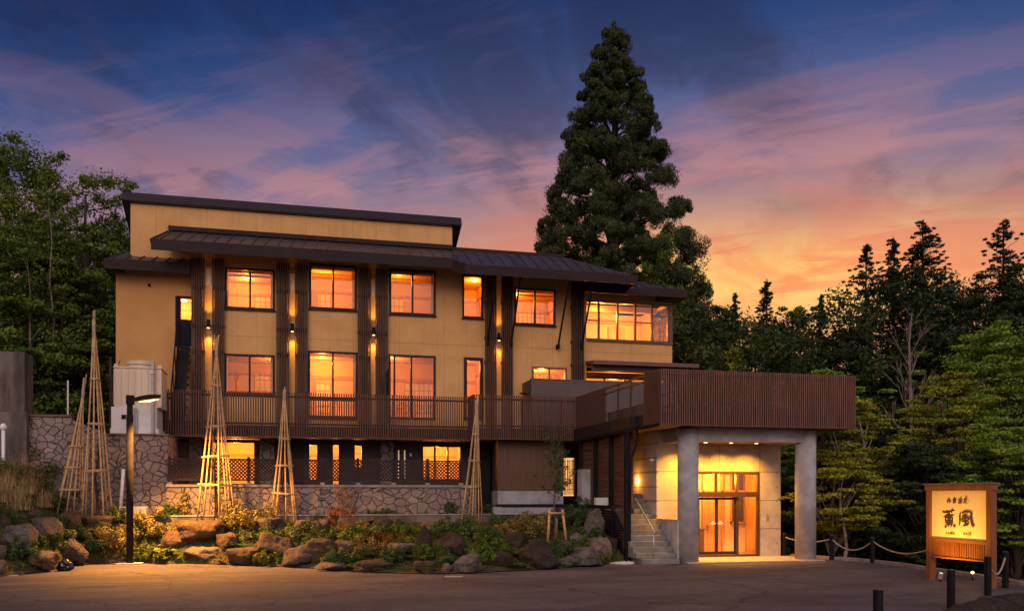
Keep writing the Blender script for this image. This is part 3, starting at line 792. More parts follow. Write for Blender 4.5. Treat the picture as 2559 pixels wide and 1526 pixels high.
# right hip roof
def rz2(x, y): return 10.75 + .42 * (y - 34.3)
r2 = MB()
r2.prism([(11.5, 34.3), (16.2, 34.3), (14.2, 36.3), (11.5, 36.3)], lambda x, y: rz2(x, y) - .30, rz2)
r2.prism([(14.2, 36.3), (16.2, 34.3), (16.2, 40), (14.2, 38)], lambda x, y: 10.45, lambda x, y: 10.75 if x > 15 else 11.59)
r2.prism([(11.5, 36.3), (14.2, 36.3), (14.2, 38), (11.5, 38)], 10.45, 11.58)
r2.prism([(-6.3, 40), (15.9, 38.01), (15.9, 45.2), (-6.3, 45.2)], 10.5, 10.75)
hr = part(r2, 'hip_roof', M['roof'])
h = MB().bar((11.5, 34.285, 10.60), (16.22, 34.285, 10.60), .03, .34).bar((16.21, 34.29, 10.60), (16.21, 38, 10.60), .03, .34)
part(h, 'fascia', M['fascia'], hr)
hs = MB(); x = 11.7
while x < 15.9:
    y1 = 36.3 if x < 14.2 else 36.3 - (x - 14.2)
    hs.bar((x, 34.3, rz2(x, 34.3) + .02), (x, y1, rz2(x, y1) + .02), .028, .05); x += .455
part(hs, 'standing_seams', M['roof'], hr)
# low roof of the side wing
def rz3(x, y): return 10.70 + .60 * (y - 34.6)
r3 = MB().prism([(-6.68, 34.6), (-3.75, 34.6), (-3.75, 35.29), (-6.1, 35.29)], lambda x, y: rz3(x, y) - .33, rz3)
r3.prism([(-6.68, 34.6), (-6.1, 35.29), (-6.1, 44), (-6.68, 45.1)], 10.37, lambda x, y: 10.70 if x < -6.4 else 11.1)
wr = part(r3, 'wing_roof', M['roof'])
h = MB().bar((-6.70, 34.585, 10.53), (-3.75, 34.585, 10.53), .03, .38).bar((-6.695, 34.59, 10.53), (-6.695, 45, 10.53), .03, .38)
part(h, 'fascia', M['fascia'], wr)
hs = MB(); x = -6.45
while x < -3.8: hs.bar((x, 34.61, rz3(x, 34.61) + .02), (x + .22, 35.28, rz3(x, 35.28) + .02), .028, .05); x += .455
part(hs, 'standing_seams', M['roof'], wr)
# high shed roof
r4 = MB().prism([(-6.13, 34.9), (6.57, 34.9), (6.57, 40.4), (-6.13, 40.4)], lambda x, y: 13.0 - .45 * (y - 34.9), lambda x, y: 13.26 - .45 * (y - 34.9))
sh = part(r4, 'shed_roof', M['roof'])
part(MB().bar((-6.14, 34.885, 13.13), (6.58, 34.885, 13.13), .03, .29).bar((-6.145, 34.9, 13.12), (-6.145, 40.4, 13.12 - 2.475), .03, .28).bar((6.585, 34.9, 13.12), (6.585, 40.4, 13.12 - 2.475), .03, .28), 'fascia', mat('blue_black_fascia', (.022, .020, .032), (.017, .015, .024), 3, .5, 0, spec=.15), sh)
part(MB().tube([(PX(755, 36), 36, 12.6), (PX(755, 36), 36, 13.75)], .012, 5), 'lightning_rod', M['steel'])

# ---- balcony deck with slatted front
DZ0, DZ1, DT = 4.20, 4.62, 5.86
dk = MB()
dk.box(-4.45, 6.55, 33.28, 34.99, 4.24, DZ1); dk.box(6.55, 10.5, 32.28, 34.99, 4.24, DZ1)
dk.box(10.5, 17.1, 26.45, 34.99, 4.24, DZ1); dk.box(10.72, 17.08, 24.32, 26.45, 4.24, DZ1)
part(dk, 'balcony_floor', M['fascia'])
part(MB().box(-4.40, 10.45, 33.3, 34.98, 4.622, 4.635).box(10.8, 16.9, 24.5, 34.98, 4.622, 4.637), 'deck_boards', M['terrace'])
sf = MB()
sf.box(-4.5, 6.58, 33.22, 34.6, DZ0, 4.235); sf.box(6.58, 17.15, 32.25, 34.6, DZ0, 4.235); sf.box(10.55, 17.15, 24.25, 32.25, DZ0 - .0, 4.235)
part(sf, 'soffit', M['soffit'])
def slats_x(x0, x1, Y, z0, z1, pitch=.0855, w=.044, d=.055, rails=(4.70, 5.70), name='slatted_balustrade', m=None):
    s = MB(); n = int(round((x1 - x0 - w) / pitch)); p = (x1 - x0 - w) / n
    for i in range(n + 1):
        x = x0 + i * p; s.box(x, x + w, Y, Y + d, z0, z1)
    o = part(s, name, m or M['slat'])
    r_ = MB()
    for z in rails: r_.box(x0, x1, Y + d + .002, Y + d + .05, z - .035, z + .035)
    x = x0 + .3
    while x < x1: r_.box(x, x + .05, Y + d + .052, Y + d + .10, z0 + .05, z1 - .08); x += 1.55
    part(r_, 'rail', M['black'], o)
    return o
def slats_y(y0, y1, X, z0, z1, pitch=.0855, w=.044, d=.055, rails=(4.70, 5.70), m=None):
    s = MB(); n = int(round((y1 - y0 - w) / pitch)); p = (y1 - y0 - w) / n
    for i in range(n + 1):
        y = y0 + i * p; s.box(X, X + d, y, y + w, z0, z1)
    o = part(s, 'slatted_balustrade', m or M['slat_side'])
    r_ = MB()
    for z in rails: r_.box(X + d + .002, X + d + .05, y0, y1, z - .035, z + .035)
    part(r_, 'rail', M['black'], o)
    return o
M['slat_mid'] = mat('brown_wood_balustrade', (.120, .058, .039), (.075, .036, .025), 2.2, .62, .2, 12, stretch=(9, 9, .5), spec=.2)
slats_x(-4.52, 6.56, 33.2, DZ0 - .02, DT, m=M['slat_mid'])
slats_x(6.56, 10.56, 32.2, DZ0 - .02, DT, m=M['slat_mid'])
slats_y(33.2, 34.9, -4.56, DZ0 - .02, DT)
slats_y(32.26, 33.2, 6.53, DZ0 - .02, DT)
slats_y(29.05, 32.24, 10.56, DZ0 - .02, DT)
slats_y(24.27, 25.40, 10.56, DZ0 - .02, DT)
slats_x(10.6, 17.2, 24.2, DZ0 - .02, DT, pitch=.0745, w=.031, d=.06)
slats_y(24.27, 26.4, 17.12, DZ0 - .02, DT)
# fascia strip and open railing of the walkway
er = MB()
for y in (29.0, 27.75, 26.62, 25.46): er.box(10.58, 10.63, y - .03, y + .03, 4.22, DT - .05)
er.bar((10.6, 25.4, DT - .05), (10.6, 29.05, DT - .05), .05, .05); er.bar((10.6, 25.4, DT - .24), (10.6, 29.05, DT - .24), .05, .05)
part(er, 'walkway_railing', mat('brown_steel', (.075, .038, .022), (.06, .03, .018), 4, .4, 0, metal=.4))
part(MB().box(10.70, 10.74, 25.4, 29.05, 4.625, 4.98), 'kick_plate', M['terrace'])
part(MB().box(10.50, 10.56, 24.2, 32.2, 4.14, 4.238), 'edge_beam', M['black'])
# louvre screen of the roof terrace
lsx0, lsy = 9.16, 33.6
ls = MB().box(lsx0, 15.4, lsy, lsy + .05, 4.64, 6.68).box(lsx0 - .02, 15.4, lsy - .01, lsy + .06, 6.683, 6.72)
x = lsx0
while x < 15.4: ls.box(x, x + .03, lsy - .012, lsy - .001, 4.65, 6.68); x += 1.52
lsp = part(ls, 'louvre_screen', M['screen_grey'])
part(MB().box(lsx0, lsx0 + .05, lsy + .052, 34.98, 4.64, 6.68), 'louvre_return', mat('brown_louvre', (.10, .055, .038), (.08, .045, .03), 2, .6, .5, 20, extra=hlines(.05, .25, (.02, .015, .012))), lsp)
part(MB().tube([(PX(1300, 34.2), 34.2, 6.18), (9.16, 34.2, 6.18)], .035, 8), 'pipe_stub', M['black'], lsp)
# small side screen by the French door
part(MB().box(PX(968, 34.2), PX(968, 34.2) + .05, 33.5, 34.7, 4.64, 6.95), 'privacy_screen', M['frame'])
# low gate seen through the railing
gt = MB()
for y in (26.9, 25.6): gt.box(11.6, 11.65, y - .025, y + .025, 4.63, 5.35)
gt.bar((11.62, 25.5, 5.35), (11.62, 26.95, 5.35), .05, .05); gt.bar((11.62, 25.5, 4.95), (11.62, 26.95, 4.95), .03, .03)
part(gt, 'terrace_gate', M['black'])

# ---- basement storey under the deck
YB = 34.62
B = [win(529, 639, 1102, 1211, YB), win(770.6, 795.7, 1108, 1200, YB), win(829.4, 850, 1109, 1212, YB), win(884, 907.5, 1110, 1171, YB), win(1054.7, 1153, 1113, 1200, YB)]
bw = MB(); wall_boxes(bw, -4.45, 7.2, 1.36, 4.19, YB, .15, B)
part(bw, 'basement_wall', mat('dark_basement_boards', (.024, .018, .018), (.034, .025, .023), 3, .6, .3, 12, stretch=(8, 8, .5)))
for a, c in ((473, 507), (650, 686), (951, 984)):
    part(MB().box(PX(a, YB - .1), PX(c, YB - .1), YB - .22, YB - .003, 1.37, 4.19), 'stone_pier', M['stone_wall'])
for i, r_ in enumerate(B):
    add_window(r_, YB, mull=((.33, .66) if i == 4 else ()), fw=.05, sill=False, glass=M['door_glass'])
BW = (1.0, .36, .030)
def broom(rect, pw, lx, dep=2.6):
    return add_room(rect, YB, dep=dep, pad=.25, ceil_up=.12, floor_dn=.02, power=pw, col=BW, kind=9, lampx=lx)
broom(B[0], 190, .5); broom(B[1], 130, .4); broom(B[2], 130, .6); broom(B[3], 130, .5); broom(B[4], 190, .5)
for a, c in ((422, 470), (700, 760)):
    part(MB().box(PX(a, YB), PX(c, YB), YB - .06, YB - .004, 1.37, 3.85).box(PX(a, YB) - .02, PX(c, YB) + .02, YB - .10, YB - .004, 3.86, 4.05), 'basement_door', M['frame'] if a > 500 else M['concrete_old'])
sg = MB()
for a in (995, 1010): sg.box(PX(a, YB), PX(a, YB) + .05, YB - .03, YB - .003, 2.75, 3.85)
part(sg, 'slit_window', M['bulb'] if False else emis('dim_slit_glow', (1, .6, .3), .35))
part(MB().box(PX(1024, YB), PX(1024, YB) + .09, YB - .05, YB - .003, 3.62, 3.74), 'meter_box', M['white'])
# brown clad box below the deck and its pale plinth
bx = MB().box(PX(1244, 32.75), PX(1410, 32.75), 32.75, 34.6, 2.27, 4.19)
part(bx, 'clad_bay', M['brown_panel'])
part(MB().box(PX(1244, 32.75) + .02, PX(1410, 32.75) - .02, 32.78, 34.58, 1.36, 2.265), 'bay_plinth', M['concrete'])
# dark recess wall behind, glowing bamboo screen beside the bay
part(MB().box(10.35, 11.4, 33.8, 34.0, 1.6, 4.19), 'recess_wall', M['black'])
part(MB().box(7.2, 7.5, 33.6, 34.6, 1.36, 4.19), 'recess_wall', M['black'])
gs = MB(); gx0, gx1 = PX(1411, 32.9), PX(1437, 32.9)
for i in range(9):
    x = gx0 + (gx1 - gx0) * i / 8
    gs.tube([(x, 32.9, 2.1), (x + random.Random(i).uniform(-.03, .03), 32.9, 3.5)], .014, 5)
for z in (2.3, 2.7, 3.1, 3.4): gs.bar((gx0, 32.88, z), (gx1, 32.88, z + .02), .02, .02)
scr = part(gs, 'bamboo_screen', M['room_dark'])
part(MB().box(gx0 - .02, gx1 + .02, 33.1, 33.13, 2.05, 3.55), 'lit_panel', emis('amber_panel', (1.0, .42, .07), 1.1), scr)
part(MB().box(PX(1454, 31.0), PX(1483, 31.0), 31.0, 31.5, 1.62, 3.05), 'concrete_pier', M['concrete'])
# boards and posts along the walkway edge
part(MB().box(10.74, 10.80, 26.9, 32.3, 1.75, 4.19), 'board_screen', M['board'])
for y in (31.9, 30.2, 28.6, 27.1):
    part(MB().box(10.60, 10.72, y - .07, y + .07, 1.5 if y > 27.7 else 0.0, 4.19), 'steel_post', M['black'])
part(MB().box(10.03, 10.16, 25.62, 25.76, 0, 4.19), 'steel_post', M['black'])
part(MB().tube([(10.62, 26.2, 4.3), (10.60, 26.0, 3.9), (10.25, 25.7, 3.2), (10.16, 25.58, 2.6), (10.16, 25.58, .1)], .035, 8), 'downpipe', M['black'])

# ---- entrance block
en = MB(); YE = 26.5
door = (12.85, 15.15, .05, 2.87)
wall_boxes(en, 11.45, 15.95, 0, 4.19, YE, .18, [door])
en.box(11.45, 11.63, YE + .18, 33, 0, 4.19); en.box(15.77, 15.95, YE + .18, 33.5, 0, 4.19)
part(en, 'entrance_wall', M['concrete_wall'])
part(MB().box(11.46, 11.62, 24.95, YE - .003, .0, 1.34), 'cheek_wall', M['concrete'])
for (cxx, cyy) in ((11.85, 25.0), (15.95, 25.02)):
    part(MB().lathe([(.325, 0), (.325, 4.13)], (cxx, cyy, 0), 48), 'round_column', M['concrete'], smooth=True)
bmb = MB().box(11.85, 15.95, 24.80, 25.22, 3.77, 4.195)
bmb.box(15.72, 16.1, 25.22, YE - .002, 3.77, 4.195); bmb.box(11.66, 12.04, 25.22, YE - .002, 3.77, 4.195)
part(bmb, 'canopy_beam', M['concrete'])
part(MB().box(12.04, 15.72, 25.222, YE - .003, 3.78, 3.86), 'porch_ceiling', M['soffit'])
for x in (12.12, 12.8, 13.7, 14.6):
    o = part(MB().lathe([(.02, 0), (.055, 0), (.06, .012)], (x, 25.72, 3.766), 14), 'downlight', M['bulb'])
    light('downlight_beam', 'SPOT', (x, 25.72, 3.74), 700, (1.0, .40, .035), o, spot_size=R(118), spot_blend=1.0, shadow_soft_size=.06, rot=(R(14), 0, 0))
part(MB().box(11.64, 16.35, 24.55, YE - .002, .004, .05), 'porch_floor', mat('porch_paving', (.36, .32, .27), (.28, .25, .21), 2, .75, .2, 20), bevel=.01)
# automatic door
dx0, dx1, dz0, dz1 = door
fr = MB(); a, c = YE - .02, YE + .1
fr.box(dx0, dx1, a, c, dz1 - .09, dz1); fr.box(dx0, dx0 + .08, a, c, dz0, dz1 - .09); fr.box(dx1 - .08, dx1, a, c, dz0, dz1 - .09)
fr.box(dx0 + .08, dx1 - .08, a - .05, c, 2.03, 2.20); fr.box(dx0 + .08, dx1 - .08, a, c, dz0, dz0 + .07)
for x in (13.58, 14.32): fr.box(x - .03, x + .03, a + .01, c - .01, 2.20, dz1 - .09)
fr.box(14.29, 14.38, a, c, dz0 + .07, 2.03)
fr.box(13.5, 13.66, a - .12, a - .052, 2.05, 2.11)
ed = part(fr, 'entrance_door', mat('bronze_door_frame', (.095, .050, .025), (.08, .04, .02), 3, .35, 0, metal=.5))
for (u, v_) in ((12.93, 13.6), (13.6, 14.29)):
    l_ = MB(); y0, y1 = YE + .025, YE + .065
    l_.box(u, u + .05, y0, y1, dz0 + .08, 2.02); l_.box(v_ - .05, v_, y0, y1, dz0 + .08, 2.02)
    l_.box(u + .05, v_ - .05, y0, y1, dz0 + .08, dz0 + .18); l_.box(u + .05, v_ - .05, y0, y1, 1.94, 2.02)
    part(l_, 'door_leaf', M['frame'], ed)
part(MB().add([(dx0 + .08, YE + .045, dz0), (dx1 - .08, YE + .045, dz0), (dx1 - .08, YE + .045, dz1 - .1), (dx0 + .08, YE + .045, dz1 - .1)], [(0, 1, 2, 3)]), 'pane', M['door_glass'], ed)
st = MB()
for cx_ in (13.47, 13.73):
    for k, (ox, oz) in enumerate(((0, .05), (-.05, 0), (.05, 0), (0, -.02))):
        st.add([(cx_ + ox + .045 * math.cos(t_ * math.pi / 5), YE + .02, 1.16 + oz + .022 * math.sin(t_ * math.pi / 5)) for t_ in range(10)], [tuple(range(10))])
part(st, 'door_sticker', M['white'], ed)
# vestibule
v = [(12.2, 26.7, .05), (15.6, 26.7, .05), (15.6, 29.3, .05), (12.2, 29.3, .05), (12.2, 26.7, 3.0), (15.6, 26.7, 3.0), (15.6, 29.3, 3.0), (12.2, 29.3, 3.0)]
vb = part(MB().add(v, [(1, 5, 6, 2), (2, 6, 7, 3), (3, 7, 4, 0)]), 'vestibule_wall', M['room_wood'])
part(MB().add(v, [(0, 1, 2, 3)]), 'vestibule_floor', M['concrete'], vb)
part(MB().add(v, [(4, 7, 6, 5)]), 'vestibule_ceiling', M['room'], vb)
YV = 28.2
part(MB().box(12.2, 15.6, YV + .07, YV + .1, .06, 2.98), 'inner_wall', M['room'], vb)
part(MB().box(13.98, 14.62, YV - .02, YV + .066, .06, 2.15).box(13.90, 13.975, YV - .05, YV + .066, .06, 2.98).box(14.63, 14.70, YV - .05, YV + .066, .06, 2.98).box(12.2, 15.6, YV - .05, YV - .052 + .1, 2.16, 2.26), 'inner_wood_door', M['room_wood'], vb)
part(MB().lathe([(.02, 0), (.04, .01), (.045, .04), (.02, .06)], (14.07, YV - .08, 1.02), 10), 'door_knob', M['steel'], vb)
ps_ = part(MB().box(13.30, 13.80, YV + .0, YV + .06, .45, 2.1).box(13.30, 13.80, YV + .0, YV + .06, 2.3, 2.9), 'paper_screen', emis('lit_paper_screen', (1.0, .56, .12), 1.6), vb)
g_ = MB()
for q in range(5): g_.box(13.29 + q * .125, 13.31 + q * .125, YV - .03, YV - .003, .42, 2.92)
for q in range(6): g_.box(13.28, 13.82, YV - .032, YV - .005, .45 + q * .33, .47 + q * .33)
part(g_, 'screen_grid', M['room_wood'], vb)
part(MB().box(15.05, 15.5, YV + .0, YV + .06, 1.15, 2.9), 'inner_window', mat('grey_inner_window', (.10, .085, .075), (.075, .06, .05), 2, .3, 0), vb)
part(MB().box(15.0, 15.05, YV - .03, YV + .06, 1.1, 2.95).box(15.0, 15.55, YV - .03, YV + .06, 1.09, 1.15).box(15.27, 15.29, YV - .02, YV - .002, 1.15, 2.9), 'window_frame', M['room_wood'], vb)
part(MB().box(13.32, 13.75, YV - .45, YV - .06, .06, .9).box(13.28, 13.79, YV - .48, YV - .055, .9, .94), 'side_table', M['room_dark'], vb)
part(MB().tube([(13.5, YV - .25, .94), (13.5, YV - .25, 1.25), (13.46, YV - .25, 1.5)], .012, 6).lathe([(.05, 0), (.08, .08), (.06, .16), (.03, .2)], (13.5, YV - .25, .94), 12), 'flower_vase', M['white'], vb)
light('vestibule_light', 'POINT', (13.9, 27.3, 2.7), 300, (1.0, .40, .045), vb, shadow_soft_size=.2)
part(MB().box(15.40, 15.47, YE - .03, YE - .003, 1.30, 1.48), 'intercom_panel', M['steel'])
part(MB().box(11.2, 11.3, 26.4, 26.5, 3.2, 3.27), 'security_camera', M['white'])
# stairwell behind the stairs: back wall and a low glowing footlight
part(MB().box(10.85, 11.45, 29.6, 29.75, 1.6, 4.19), 'stairwell_wall', M['stucco_plain'])
fo = part(MB().box(11.40, 11.448, 28.05, 28.17, 2.50, 2.66), 'footlight', emis('footlight_glow', (1.0, .6, .25), 12))
light('footlight_glow', 'POINT', (11.25, 28.1, 2.58), 26, (1.0, .40, .05), fo, shadow_soft_size=.05)
# dark inner floor slabs keep the storeys shut
part(MB().box(-6.2, 11.9, 38.6, 44.8, 4.4, 4.6).box(-4.4, 15.8, 37.8, 38.0, 1.4, 4.2), 'inner_slab', M['black'])

# ================================================================ things around the inn
# concrete entrance stairs
sts = empty('entrance_stairs', (10.75, 24.7, 0), 'pale concrete stairs rising beside the entrance column', 'stairs')
s = MB()
for i in range(13):
    y = 24.72 + i * .25
    s.box((10.22 if i == 0 else 10.12) if y < 26.8 else 10.86, 11.44, y, 28.2 if y >= 26.8 else 26.85, i * .165 + (.002 if i else 0), (i + 1) * .165)
s.box(10.86, 11.44, 26.851, 28.2, 0, 1.3); s.box(10.86, 11.44, 28.2, 29.58, 0, 2.143)
attach(s.build('step', mat('grey_green_steps', (.21, .205, .185), (.15, .145, .13), 2.5, .85, .3, 20, spec=.1), sts, bevel=.012), sts)
hr_ = MB(); xh = 10.62
hr_.tube([(xh, 24.72, 1.0 - .05), (xh, 24.85, 1.05), (xh, 26.3, 2.0)], .024, 8)
hr_.tube([(xh, 24.80, .16), (xh, 24.80, 1.02)], .022, 8)
attach(hr_.build('handrail', M['steel'], sts, smooth=True), sts)

# steel stairs up to the side door
ss = empty('steel_stairs', (-4.1, 34.6, 4.6), 'dark steel outside stairs climbing to the navy side door', 'stairs')
x0s, x1s = PX(440, 34.8), -3.78
nst = 11
zt = ldoor[2] - .05
for i in range(nst):
    z = 4.75 + (zt - 4.75) * i / (nst - 1); y = 33.75 + i * .125
    attach(MB().box(x0s + .06, x1s, y, y + .24, z - .05, z).build('tread', M['black'], ss), ss)
attach(MB().bar(((x0s + x1s) / 2, 33.62, 4.62), ((x0s + x1s) / 2, 35.0, zt - .12), x1s - x0s - .1, .03).build('stair_soffit', M['black'], ss), ss)
s = MB()
s.bar((x0s + .03, 33.7, 4.7), (x0s + .03, 35.1, zt), .045, .2)
s.bar((x0s - .02, 33.6, 5.75), (x0s + .0, 35.15, zt + 1.0), .045, .045)
for k in range(4):
    t = k / 3; s.bar((x0s + .0, 33.65 + 1.45 * t, 4.7 + (zt - 4.7) * t), (x0s - .01, 33.65 + 1.45 * t, 5.72 + (zt - 4.75) * t), .035, .035)
attach(s.build('railing', M['black'], ss), ss)

# stone retaining walls
sw_ = empty('low_stone_wall', (1, 31, 1.3), 'long low flagstone wall with pale coping under the lattice fence', 'wall')
xa, xb = PX(415, 31.0), PX(1192, 31.0)
attach(MB().box(xa, xb, 31.0, 31.35, 1.3, 2.36).build('masonry', M['stone_wall'], sw_), sw_)
attach(MB().box(xa, xb + .02, 30.96, 31.38, 2.363, 2.45).build('coping', M['stone_cap'], sw_, bevel=.01), sw_)
t1 = empty('stone_pedestal', (-5, 32, 1.3), 'tall flagstone retaining wall carrying the cream tank', 'wall')
xl, xr = PX(273, 31.6), PX(419, 31.3)
attach(MB().box(xl, xr, 31.35, 34.5, 1.2, 4.08).build('masonry', M['stone_wall'], t1), t1)
attach(MB().box(xl - .03, xr + .03, 31.30, 34.5, 4.083, 4.14).build('coping', M['concrete_old'], t1), t1)
t2 = MB()
a0 = (PX(66, 32.4), 32.4); a1 = (PX(180, 32.2), 32.2); a2 = (PX(274, 31.4), 31.4)
t2.prism([a0, a1, (a1[0], a1[1] + .4), (a0[0], a0[1] + .4)], 1.0, 4.72)
t2.prism([a1, a2, (a2[0], a2[1] + .4), (a1[0], a1[1] + .4)], 1.0, lambda x, y: 4.62 + (4.10 - 4.62) * (x - a1[0]) / (a2[0] - a1[0]))
o = empty('stone_retaining_wall', (a1[0], a1[1], 1.0), 'flagstone retaining wall behind the leaning bamboo frames, stepping down to the right', 'wall')
attach(t2.build('masonry', M['stone_wall'], o), o)
attach(MB().bar((a0[0], a0[1] + .18, 4.76), (a1[0], a1[1] + .18, 4.76), .48, .07).build('coping', mat('rusty_coping', (.13, .07, .05), (.10, .05, .04), 3, .7, .2), o), o)
cp = empty('concrete_pillar', (-11, 32, 1), 'tall stained concrete pillar on a wider block at the left edge', 'wall')
attach(MB().box(PX(-120, 32.3), PX(62, 32.3), 32.3, 33.3, 4.86, PZ(30, 878, 32.3)).build('pillar', M['concrete_old'], cp, bevel=.02), cp)
attach(MB().box(PX(-160, 32.1), PX(67, 32.1), 32.1, 33.6, 1.0, 4.85).build('block', M['concrete_old'], cp, bevel=.02), cp)
vp = MB().tube([(PX(9, 31.6), 31.6, 2.0), (PX(9, 31.6), 31.6, 4.25)], .055, 10).lathe([(.05, 0), (.10, .03), (.11, .12), (.07, .2), (.02, .22)], (PX(9, 31.6), 31.6, 4.2), 12)
tag(vp.build('vent_pipe', M['white'], smooth=True), 'white capped vent pipe in front of the concrete block', 'pipe')
# pipe leaning on the stone pedestal, slab at its foot
pp = MB().tube([(PX(300, 31.1), 31.1, 1.38), (PX(309, 31.15), 31.15, 2.95)], .055, 10)
tag(pp.build('drain_pipe', M['white'], smooth=True), 'pale drain pipe leaning against the tall flagstone wall', 'pipe')
tag(MB().prism([(PX(298, 30.8), 30.75), (PX(366, 30.8), 30.75), (PX(370, 30.8), 30.95), (PX(300, 30.8), 30.95)], 1.37, 1.72).build('stone_slab', M['concrete'], bevel=.03), 'flat pale stone slab standing at the foot of the tall flagstone wall', 'stone slab')

# cream tank and its base
tk = empty('rooftop_heater_unit', (-5.2, 32.2, 4.15), 'cream boxy heating unit on a white base above the flagstone wall', 'heating unit')
ty = 31.9
ux0, ux1 = PX(286, ty), PX(403, ty); zb = 4.16; zmid = PZ(345, 1017, ty); ztp = PZ(345, 920, ty)
b_ = MB().box(ux0, ux1, ty, ty + 1.5, zmid, ztp)
n_ = 7
for i in range(n_ + 1):
    x = ux0 + (ux1 - ux0) * i / n_; b_.box(x - .02, x + .02, ty - .02, ty - .001, zmid + .05, ztp - .04)
b_.box(ux0 - .03, ux1 + .03, ty - .03, ty + 1.53, ztp + .001, ztp + .05)
for x in (ux0 + .05, ux1 - .05): b_.box(x - .06, x + .06, ty + .02, ty + .14, ztp + .051, ztp + .14)
attach(b_.build('casing', M['tank'], tk, bevel=.012), tk)
attach(MB().lathe([(.42, 0), (.42, .12), (.46, .13), (.46, .24), (.40, .27), (.1, .27)], ((ux0 + ux1) / 2, ty + .62, ztp + .05), 24).build('fan_guard', M['tank'], tk), tk)
b_ = MB().box(PX(279, ty), PX(393, ty), ty - .06, ty + 1.3, zb + .18, zmid - .002).box(PX(277, ty) , PX(398, ty), ty - .12, ty + 1.4, zb, zb + .177)
attach(b_.build('base_unit', M['tank_base'], tk, bevel=.01), tk)
attach(MB().box(PX(305, ty), PX(316, ty), ty - .075, ty - .062, PZ(310, 1047, ty), PZ(310, 1036, ty)).build('vent_grille', M['black'], tk), tk)
b_ = MB().tube([(PX(384, ty), ty - .18, zb - .1), (PX(384, ty), ty - .18, ztp + .28)], .055, 8).box(PX(380, ty), PX(388, ty), ty - .28, ty - .1, ztp - .2, ztp - .1)
b_.tube([(PX(337, ty), ty - .15, zb - .15), (PX(337, ty), ty - .15, zb + .85), (PX(342, ty), ty - .15, zb + .88), (PX(344, ty), ty - .15, zb - .1)], .03, 8)
attach(b_.build('conduit', M['steel'], tk), tk)
# slim fence posts behind the wall
for px, y0_, y1_, w_, lb in ((273, 890, 1075, .08, 'rusty upright post with pale struts beside the cream heating unit'), (168, 950, 1035, .05, 'slim grey fence post above the flagstone wall coping')):
    z0_, z1_ = 4.0, PZ(px, y0_, 32.9)
    m_ = MB().box(PX(px, 32.9), PX(px, 32.9) + w_, 32.9, 32.9 + w_, z0_, z1_)
    if px > 200: m_.bar((PX(px, 32.9) + .1, 32.9, z1_ - .9), (PX(px, 32.9) + .35, 32.95, z1_ - .1), .03, .03).bar((PX(px, 32.9) + .1, 32.85, z1_ - .7), (PX(px, 32.9) + .12, 32.85, z1_ - 2.2), .04, .04)
    tag(m_.build('fence_post', M['steel'] if px < 200 else BARK_DARK), lb, 'post')

# lattice fence
lf = empty('lattice_fence', (1.5, 31.15, 2.45), 'dark diamond lattice fence on top of the low flagstone wall', 'fence')
lz0, lz1, ly = 2.58, 3.33, 31.17
posts = [425, 527, 622, 714, 806, 895, 984, 1069, 1152]
pxx = [PX(p, ly) for p in posts] + [PX(1168, ly)]
for i, (u, v_) in enumerate(zip(pxx, pxx[1:])):
    if i == len(pxx) - 2: break
    m_ = MB(); u2, v2 = u + .05, v_ - .05
    m_.box(u2, v2, ly - .03, ly + .03, lz1 - .05, lz1); m_.box(u2, v2, ly - .03, ly + .03, lz0, lz0 + .06)
    zz0, zz1 = lz0 + .06, lz1 - .05; wdt, hgt = v2 - u2, zz1 - zz0; stp = .125
    for sgn, off in ((1, -.012), (-1, .012)):
        k = -hgt
        while k < wdt:
            xa_, za_, xb_, zb_ = k, 0.0, k + hgt, hgt
            if xa_ < 0: za_ -= xa_; xa_ = 0
            if xb_ > wdt: zb_ -= xb_ - wdt; xb_ = wdt
            if zb_ - za_ > .02:
                if sgn > 0: m_.bar((u2 + xa_, ly + off, zz0 + za_), (u2 + xb_, ly + off, zz0 + zb_),   .012, .046)
                else: m_.bar((v2 - xa_, ly + off, zz0 + za_), (v2 - xb_, ly + off, zz0 + zb_), .012, .046)
            k += stp
    attach(m_.build('lattice_panel', M['lattice'], lf), lf)
for x in pxx[:-1]:
    pst = MB().box(x - .05, x + .05, ly - .05, ly + .05, 2.53, lz1 + .06).build('fence_post', M['frame'], lf); attach(pst, lf)
    ft = MB().box(x - .075, x + .075, ly - .075, ly + .075, 2.452, 2.528).build('stone_foot', M['stone_cap'], pst); attach(ft, pst)

# dark slatted retaining fence beside the stairs
rt = empty('slatted_retaining_fence', (10.05, 26.8, 0), 'black slatted fence holding the terrace beside the concrete stairs', 'fence')
m_ = MB()
for k in range(19):
    z = .05 + k * .085
    m_.bar((10.02, 26.75, z), (10.02, 27.9, z), .035, .045)
for k in range(17):
    z = .05 + k * .085; y0 = 25.86 + max(0, (k - 11)) * .13
    m_.bar((10.02, y0, z), (10.02, 26.70, z), .035, .045)
m_.box(9.98, 10.10, 26.68, 26.78, 0, 1.70); m_.box(9.98, 10.1, 27.85, 27.95, 0, 1.70)
m_.bar((10.04, 25.85, 1.0), (10.04, 26.7, 1.62), .05, .05)
attach(m_.build('slats', M['black'], rt), rt)
attach(MB().box(10.08, 10.11, 25.86, 27.9, .0, 1.6).build('backing', M['concrete_old'], rt), rt)
tag(MB().bar((7.1, 30.9, 1.70), (10.06, 30.9, 1.70), .14, .12).bar((10.0, 30.9, 1.70), (10.0, 26.75, 1.70), .14, .12).build('steel_edge_beam', M['black']), 'dark steel beam edging the terrace below the brown clad bay', 'beam')
tag(MB().box(PX(1233, 30.95), PX(1252, 30.95), 30.75, 31.05, 1.37, 1.66).build('concrete_footing', M['concrete']), 'small pale footing block under the dark steel beam', 'block')
